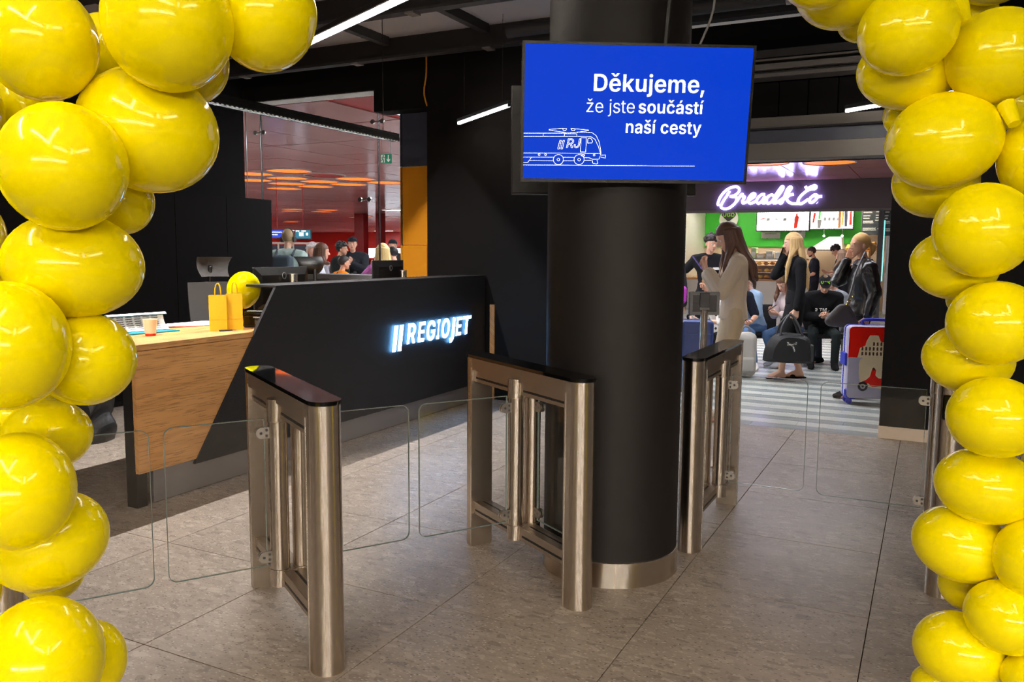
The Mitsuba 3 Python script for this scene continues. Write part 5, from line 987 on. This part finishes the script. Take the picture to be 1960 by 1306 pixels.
def phone(lab, c, x, y, z, m='gloss_black'):
    kk = thing('phone', lab, 'phone'); P_ = axes(c, x, y, z); put(kk, 'case', rbox(-.036, .036, -.074, .074, -.0045, .0045, .004, 2), m, P_, smooth=30); put(kk, 'camera_lens', ell((.018, .055, -.005), (.008, .008, .003), 1), 'gray', P_); put(kk, 'glass', bx(-.033, .033, -.07, .07, .0043, .005), 'gloss_black', P_)
def cap_hat(k, J, col, brim=True, lab='black cap'):
    c = elm((-.006, 0, .058), (.108, .090, .082), 28) - m3.Manifold.cube((.5, .5, .3), True).translate((0, 0, -.098))
    if brim: c = add([c, m3.Manifold.batch_hull([elm((.10, 0, .054), (.06, .062, .006)), elm((.06, 0, .06), (.03, .08, .008))])])
    return put(k, 'cap', soft(c, .014, 2), mat('cloth_%d_%d_%d' % col, lin(*col), .85, specular=.2), J['HM'], smooth=60, label=lab)
def wl(M, p): return (M @ np.append(np.asarray(p, float), 1))[:3]
LEFT, RIGHT, TOCAM, AWAY = 206.9, 26.9, -63.1, 116.9
BLACK, JEANS = (17, 17, 20), (92, 122, 164)
# --- right of the column
k, M, J = person('woman in a beige blazer with long brown hair, looking at her phone beside the gate', (-1.60, 7.62), 200, 1.80, .92, (218, 170, 145), ('long', (84, 58, 46), .46), .0, (4, 26), feet=((.10, .07), (.06, -.07)), handL=(.25, .06, 1.38), handR=(.25, -.05, 1.36), grips=(.55, .55), elbow=((-.3, .5, -.8), (-.3, -.5, -.8)), top=((196, 180, 162), .93, .10, .022), legs=((186, 168, 142), 'skirt', .40), shoes=((190, 170, 150), 'shoe'), female=True)
put(k, 'lapel', hull([J['tor'](.14, .02, .34), J['tor'](.15, .06, .30), J['tor'](.12, .05, .50), J['tor'](.155, .0, .12), J['tor'](.15, .02, .36)]), mat('cloth_182_166_148', lin(182, 166, 148), .85), M)
for z in (.02, -.10): put(k, 'button', ell(J['tor'](.152, .02, z), (.012, .012, .012), 1), 'dark_gray', M)
phone('purple lit phone in the hands of the woman in the beige blazer', wl(M, (.335, .0, 1.45)), np.array([math.sin(math.radians(200)), -math.cos(math.radians(200)), 0]), np.array([math.cos(math.radians(200)) * .6, math.sin(math.radians(200)) * .6, .8]), np.cross(np.array([math.sin(math.radians(200)), -math.cos(math.radians(200)), 0]), np.array([math.cos(math.radians(200)) * .6, math.sin(math.radians(200)) * .6, .8])), 'violet')
k, M, J = person('woman with long blond hair in a black dress, carrying a black sports bag', (-1.475, 10.58), 204, 1.76, .90, (216, 172, 146), ('long', (190, 156, 106), .62), .02, (-6, 6), feet=((.20, .05), (-.05, -.06)), handL=(.06, .25, .80), handR=(.15, -.06, 1.50), grips=(1.0, .8), elbow=((-.7, .3, -.3), (.15, -.25, -1)), top=(BLACK, .98, .10, .012), legs=(BLACK, 'dress', .30), shoes=((16, 14, 14), 'sandal'), female=True)
for sg, f in ((1, 'handL'),): pass
phone('black phone held to the face by the woman in the black dress', wl(M, (.175, -.055, 1.56)), (0, 1, 0), (.3, 0, .954), (.954, 0, -.3))
k, M, J = person('woman in a black leather jacket, phone at her ear, holding the red suitcase', (-.66, 9.56), 202, 1.73, .98, (214, 160, 130), ('bun_tail', (196, 152, 92)), .0, (8, 2), feet=((.14, .11), (-.04, -.10)), handL=(.02, .26, .885), handR=(.14, -.09, 1.475), grips=(1.0, .9), elbow=((-.5, .6, -.5), (.15, -.2, -1)), legs=((20, 20, 24), 'trousers'), female=True)
def leather_jacket():
    g = .022; tr = [m3.Manifold.batch_hull([elm(J['tor'](0, 0, -.02), (.145, .185, .03)), elm(J['waist'], (.125, .165, .07))]), m3.Manifold.batch_hull([elm(J['waist'], (.125, .165, .07)), elm(J['chest'], (.14, .18, .10))]), m3.Manifold.batch_hull([elm(J['chest'], (.14, .18, .10)), sph(J['S'][0], .088), sph(J['S'][1], .088), sph(J['neck'], .07)])]
    for i in (0, 1): tr += [bone(J['S'][i], J['el'][i], .086, .068), bone(J['el'][i], J['el'][i] + (J['wr'][i] - J['el'][i]) * .9, .068, .05)]
    t = soft(add(tr), .02, 5); v = t.vertices; d = meshkit.fbm(v * 14, 3, 4) - .5; t.vertices = v + t.vertex_normals * (d * .03)[:, None]
    put(k, 'leather_jacket', t, 'leather', M, smooth=60)
    put(k, 'collar', soft(m3.Manifold.batch_hull([elm(J['neck'] + [-.01, 0, .03], (.078, .08, .03)), elm(J['neck'] + [0, 0, -.02], (.10, .115, .02))]), .02, 2), 'leather', M, smooth=60)
mat('leather', lin(22, 21, 22), .3, specular=.6); mat('violet', lin(120, 96, 190), .3)
leather_jacket()
phone('black phone held to the ear by the woman in the leather jacket', wl(M, (.085, -.105, 1.55)), (0, 1, 0), (.45, 0, .89), (.89, 0, -.45))
B_ = wl(M, (.25, .22, .90)); k = thing('shoulder_bag', 'dark gray shoulder bag with golden chain links on the woman in the leather jacket', 'bag'); M2_ = axes(B_, (.892, .452, 0), (-.452, .892, 0), (0, 0, 1))
put(k, 'body', soft(m3.Manifold.batch_hull([elm((-.13, 0, -.06), (.06, .05, .06)), elm((.10, 0, -.08), (.06, .05, .06)), elm((.0, 0, .09), (.07, .035, .03))]), .02, 3), mat('cloth_62_58_60', lin(62, 58, 60), .5, specular=.4), M2_, smooth=60)
put(k, 'strap', tube(spline([(.02, .0, .10), (.06, -.02, .25), (.12, .02, .45), (.22, .06, .66)], 6), .010, 6), 'gray', M2_, smooth=True)
for i in range(5): put(k, 'chain_link', tube(np.stack([.014 * np.cos(np.linspace(0, 6.28, 9)[:-1]) + .02 + .012 * i, np.zeros(8) - .02, .014 * np.sin(np.linspace(0, 6.28, 9)[:-1]) + .08 + .03 * i], 1), .004, 5, closed=True), 'gold', M2_)
mat('gold', (.85, .55, .15), .25, metallic=1.0)
k, M, J = person('young employee with curly dark hair and a white name tag on a black polo', (-2.93, 12.15), -72, 1.78, 1.0, (222, 172, 146), ('curly', (36, 26, 26)), .04, (28, 12), handR=(.10, -.40, 1.08), handL=(.05, .27, .90), grips=(.5, .5), top=((20, 20, 24), .36, .12, .012, (20, 20, 24)), legs=((18, 18, 22), 'trousers'))
put(k, 'name_tag', bx(-.004, .004, -.045, .045, -.02, .02), 'white', M @ axes(J['tor'](.128, .09, .36), (1, 0, 0), (0, 1, 0), (0, 0, 1)), label='white name tag'); put(k, 'green_print', bx(-.004, .004, -.07, .07, -.018, .018), 'lime', M @ axes(J['tor'](.128, .03, .22), (1, 0, 0), (0, 1, 0), (0, 0, 1)), label='green print')
k, M, J = person('seated boy in a black cap and black printed hoodie looking at his phone', (-1.33, 12.0), -75, 1.62, .95, (216, 166, 140), ('short', (96, 70, 44)), .30, (-6, 38), seat=.44, feet=((.40, .14), (.36, -.16)), handL=(.33, .05, .70), handR=(.33, -.07, .70), grips=(.7, .7), top=((18, 18, 20), .94, .08, .03, (18, 18, 20)), legs=((34, 40, 40), 'trousers'), shoes=((24, 24, 24), 'shoe'))
c_ = cap_hat(k, J, (26, 26, 28)); g = glyphs('UCK', .042, 900); put(c_, 'letters', ext(affinity.translate(g, -(g.bounds[0] + g.bounds[2]) / 2, 0), .006), 'lime', J['HM'] @ axes((.082, 0, .076), (0, 1, 0), (-.35, 0, .937), (.937, 0, .35)), label='lime letters')
for t_, pos, hh, wt in (('2 TM', (.172, -.05, .33), .045, 700), ('V', (.182, -.02, .22), .06, 400)):
    g = glyphs(t_, hh, wt); put(k, 'print', ext(affinity.translate(g, -(g.bounds[0] + g.bounds[2]) / 2, 0), .012), 'white', M @ axes(J['tor'](*pos), (0, 1, 0), tuple(J['tor'](0, 0, 1) - J['pel']), (.95, 0, -.28)), label='white print')
put(k, 'sleeve_patch', ell((J['S'][0] + J['el'][0]) / 2 + [.045, .035, .01], (.035, .03, .05), 1), 'red', M, smooth=True, label='red round patch')
phone('dark phone in the hands of the seated boy with the cap', wl(M, (.385, -.01, .745)), (0, 1, 0), (.8, 0, .6), (.6, 0, -.8))
person('child in a gray hooded top, half hidden behind the boy with the cap', (-1.15, 12.55), 215, 1.55, .95, (222, 172, 148), ('short', (100, 66, 46)), .15, (10, 10), seat=.44, feet=((.38, .1), (.38, -.1)), top=((128, 130, 138), .95, .08, .03, (128, 130, 138)), legs=((50, 54, 64), 'trousers'), shoes=((30, 30, 34), 'shoe'))
person('seated woman with a dark ponytail in a light blue denim jacket, beside the beige blazer', (-2.13, 11.75), 222, 1.62, .95, (220, 172, 148), ('tail', (62, 44, 36)), .26, (12, 18), seat=.44, feet=((.36, .12), (.42, -.1)), handL=(.34, .1, .72), handR=(.34, -.06, .72), top=((150, 176, 206), .94, .08, .018, (150, 176, 206)), legs=(JEANS, 'trousers', .1), shoes=((225, 225, 222), 'shoe'), female=True)
person('seated woman in a pale top and jeans, phone in hand, left of the black dress', (-1.66, 11.84), 235, 1.60, .92, (224, 176, 152), ('long', (96, 64, 44), .32), .30, (10, 30), seat=.44, feet=((.40, .12), (.30, -.1)), handL=(.36, .06, .72), handR=(.36, -.06, .74), grips=(.7, .7), top=((228, 212, 210), .9, .08, .02), legs=(JEANS, 'trousers', .08), shoes=((200, 204, 210), 'shoe'), female=True)
phone('black phone in the hand of the seated woman left of the dress', wl(frame((-1.66, 11.84, 0), 235), (.43, .0, .80)), (0, 1, 0), (.8, 0, .6), (.6, 0, -.8))
person('seated person in dark blue T-shirt and jeans, bare forearm on the knee', (-2.43, 11.42), 290, 1.70, 1.0, (220, 170, 144), ('short', (70, 50, 40)), .42, (0, 25), seat=.44, feet=((.46, .26), (.40, .02)), handL=(.44, .20, .64), handR=(.44, -.02, .62), grips=(.4, .4), top=((28, 32, 46), .42, .08, .016), legs=(JEANS, 'trousers', .08), shoes=((228, 226, 222), 'shoe'))
person('seated person in a white top, mostly hidden between the employee and the blazer', (-2.30, 10.30), 215, 1.58, .9, (222, 174, 150), ('long', (140, 100, 66), .3), .2, (0, 20), seat=.44, feet=((.38, .1), (.38, -.1)), handR=(.20, -.10, 1.12), handL=(.3, .1, .7), top=((230, 228, 226), .5, .08, .016), legs=((30, 30, 36), 'trousers'), female=True)
k, M, J = person('bearded man with short dark hair in a black shirt at the shop counter', (-2.40, 20.0), 195, 1.66, 1.05, (206, 152, 124), ('short', (54, 40, 34)), .05, (0, 14), handL=(.25, .1, 1.0), handR=(.25, -.1, 1.0), top=((34, 34, 44), .36, .12, .014, (34, 34, 44)), legs=((20, 20, 24), 'trousers'), far=True)
put(k, 'beard', soft(m3.Manifold.batch_hull([elm((.055, 0, -.075), (.03, .045, .03)), elm((.03, .05, -.05), (.02, .015, .03)), elm((.03, -.05, -.05), (.02, .015, .03))]), .015, 2), mat('hair_54_40_34', lin(54, 40, 34), .55, specular=.4), J['HM'], smooth=60)
person('man with dark tousled hair looking down at the shop counter', (-1.86, 20.35), 190, 1.72, 1.0, (204, 150, 122), ('curly', (32, 24, 24)), .10, (0, 30), handL=(.3, .1, 1.1), handR=(.3, -.1, 1.1), top=((24, 24, 30), .5, .12, .014), legs=((20, 20, 24), 'trousers'), far=True)
person('person with long light brown hair just left of the woman on the phone', (-1.33, 15.1), 150, 1.58, .95, (214, 164, 140), ('long', (120, 92, 72), .34), .04, (10, 5), top=((26, 26, 30), .95, .25, .02), legs=((22, 22, 26), 'trousers'), far=True, female=True)
k = thing('shoulder_backpack', 'magenta and dark backpack edge showing beside the column', 'bag'); M = axes((-3.02, 10.55, 1.08), (.892, .452, 0), (-.452, .892, 0), (0, 0, 1))
put(k, 'body', rbox(-.16, .16, -.12, .12, -.16, .20, .08, 3), 'bag_black', M, smooth=40); put(k, 'front_pocket', rbox(-.02, .175, -.16, -.06, -.20, .03, .05, 3), mat('magenta', lin(170, 50, 170), .6), M, smooth=40)
person('traveller with a magenta backpack, almost hidden behind the black column', (-3.14, 10.60), 100, 1.70, 1.0, (216, 166, 140), ('short', (50, 36, 30)), top=((40, 40, 46), .95, .12, .02), legs=((30, 34, 44), 'trousers'), far=True)
# --- behind the window at the left
k, M, J = person('person with headphones and slate backpack, seen from behind at the window left', (-8.10, 8.98), 112, 1.79, 1.0, (222, 178, 152), ('short', (150, 128, 96)), .0, (-8, 0), top=((176, 200, 194), .97, .22, .026, (176, 200, 194)), legs=((40, 44, 56), 'trousers'))
p_ = np.array([(.0, .088 * math.sin(a), .02 + .125 * math.cos(a)) for a in np.linspace(-1.75, 1.75, 17)]); hp_ = put(k, 'headphones', tube(p_, .011, 8), 'dark_gray', J['HM'], smooth=True)
for sg in (1, -1): put(hp_, 'ear_cup', rbox(-.035, .035, sg * .092 - .016, sg * .092 + .016, -.045, .04, .014, 2), 'dark_gray', J['HM'], smooth=30)
put(k, 'backpack', rbox(-.27, -.10, -.14, .14, 1.02, 1.46, .06, 3), mat('pack_slate', lin(70, 84, 94), .8), M, smooth=40, label='slate gray backpack'); put(k, 'backpack_pocket', rbox(-.31, -.24, -.11, .11, 1.05, 1.26, .03, 2), 'pack_slate', M, smooth=40)
for sg in (1, -1): put(k, 'backpack_strap', tube(spline([(-.12, sg * .11, 1.45), (-.02, sg * .13, 1.53), (.10, sg * .13, 1.45), (.13, sg * .13, 1.25)], 5), .018, 6), 'pack_slate', M, smooth=True)
person('person with curly gray hair showing above the office chair headrest', (-8.75, 10.26), -40, 1.61, 1.0, (222, 170, 146), ('curly', (206, 204, 204)), top=((150, 150, 160), .95, .15, .02), legs=((60, 60, 70), 'trousers'), far=True)
person('woman with brown hair in a white blouse, in profile facing right', (-7.42, 8.80), 40, 1.60, .92, (220, 166, 140), ('long', (88, 60, 44), .20), .04, (0, 4), top=((214, 220, 232), .95, .20, .016, (214, 220, 232)), legs=((60, 70, 100), 'trousers'), female=True)
k, M, J = person('person with dark hair in an orange jacket beside the woman in the white blouse', (-7.64, 9.56), 60, 1.43, 1.0, (210, 160, 134), ('short', (40, 32, 30)), .05, (0, 0), top=((226, 130, 24), .95, .20, .03, (60, 44, 30)), legs=((40, 40, 50), 'trousers'))
put(k, 'reflective_stripe', cat(*[tube(np.stack([J['tor'](0, 0, z)[0] + .155 * np.cos(np.linspace(0, 6.28, 25)[:-1]), .185 * np.sin(np.linspace(0, 6.28, 25)[:-1]), np.full(24, J['tor'](0, 0, z)[2])], 1), .014, 6, closed=True) for z in (.24,)]), 'offwhite', M, label='pale stripe')
k, M, J = person('police officer in black uniform and cap with hands joined at the chest', (-9.42, 12.17), -66, 1.74, 1.08, (216, 166, 140), ('short', (60, 44, 36)), .0, (6, 0), handL=(.26, .04, 1.28), handR=(.26, -.06, 1.30), grips=(.6, .6), elbow=((-.3, .8, -.5), (-.3, -.8, -.5)), top=((22, 26, 32), .97, .10, .022, (22, 26, 32)), legs=((26, 32, 44), 'trousers'))
cap_hat(k, J, (22, 24, 32)); put(k, 'vest', soft(m3.Manifold.batch_hull([elm(J['tor'](0, 0, .12), (.15, .175, .06)), elm(J['tor'](.0, 0, .42), (.14, .165, .06))]), .03, 3), mat('cloth_14_16_18', lin(14, 16, 18), .8), M, smooth=60)
for y, z in ((.07, .20), (-.06, .22), (.02, .16)): put(k, 'vest_pouch', rbox(J['tor'](.15, 0, z)[0] - .02, J['tor'](.15, 0, z)[0] + .03, y - .03, y + .03, J['tor'](0, 0, z)[2] - .04, J['tor'](0, 0, z)[2] + .04, .012, 2), 'dark_gray', M, smooth=30)
put(k, 'belt', tube(np.stack([.135 * np.cos(np.linspace(0, 6.28, 25)[:-1]), .178 * np.sin(np.linspace(0, 6.28, 25)[:-1]), np.full(24, J['waist'][2] - .08)], 1), .022, 6, closed=True), 'black', M)
person('woman with shoulder-long blond hair in a pink and purple jacket, before the slim red pillar', (-6.55, 9.12), 150, 1.60, .95, (224, 176, 154), ('long', (206, 180, 120), .30), .0, (10, 0), handL=(.18, .10, 1.30), top=((206, 120, 196), .97, .20, .024, (236, 120, 170)), legs=((60, 60, 80), 'trousers'), female=True)
k, M, J = person('tall man in a dark cap and dark jacket right of the blond woman', (-9.35, 13.32), -60, 1.71, 1.05, (204, 152, 126), ('short', (36, 30, 30)), top=((24, 28, 34), .95, .15, .024, (24, 28, 34)), legs=((24, 28, 36), 'trousers'), far=True); cap_hat(k, J, (22, 24, 30), False, 'dark knitted cap')
person('person with black hair and a white shirt at the right end of the window', (-7.52, 10.85), 180, 1.57, .95, (218, 168, 144), ('short', (22, 20, 24)), .1, (0, 8), top=((228, 230, 230), .5, .15, .02, (228, 230, 230)), legs=((40, 44, 60), 'trousers'), far=True)
person('person in dark clothes with a black helmet-like hood behind the orange jacket', (-9.0, 11.25), 30, 1.64, 1.1, (200, 150, 124), ('curly', (18, 20, 20)), .0, (0, 0), top=((20, 22, 22), .95, .15, .05, (20, 22, 22)), legs=((24, 24, 28), 'trousers'), far=True)
person('person with a blue scarf and pink hat between the officer and the blond woman', (-8.15, 11.4), 60, 1.55, .95, (226, 160, 150), ('short', (120, 40, 60)), .05, (20, 0), top=((30, 60, 150), .95, .15, .03, (24, 70, 190)), legs=((40, 40, 50), 'trousers'), far=True, female=True)
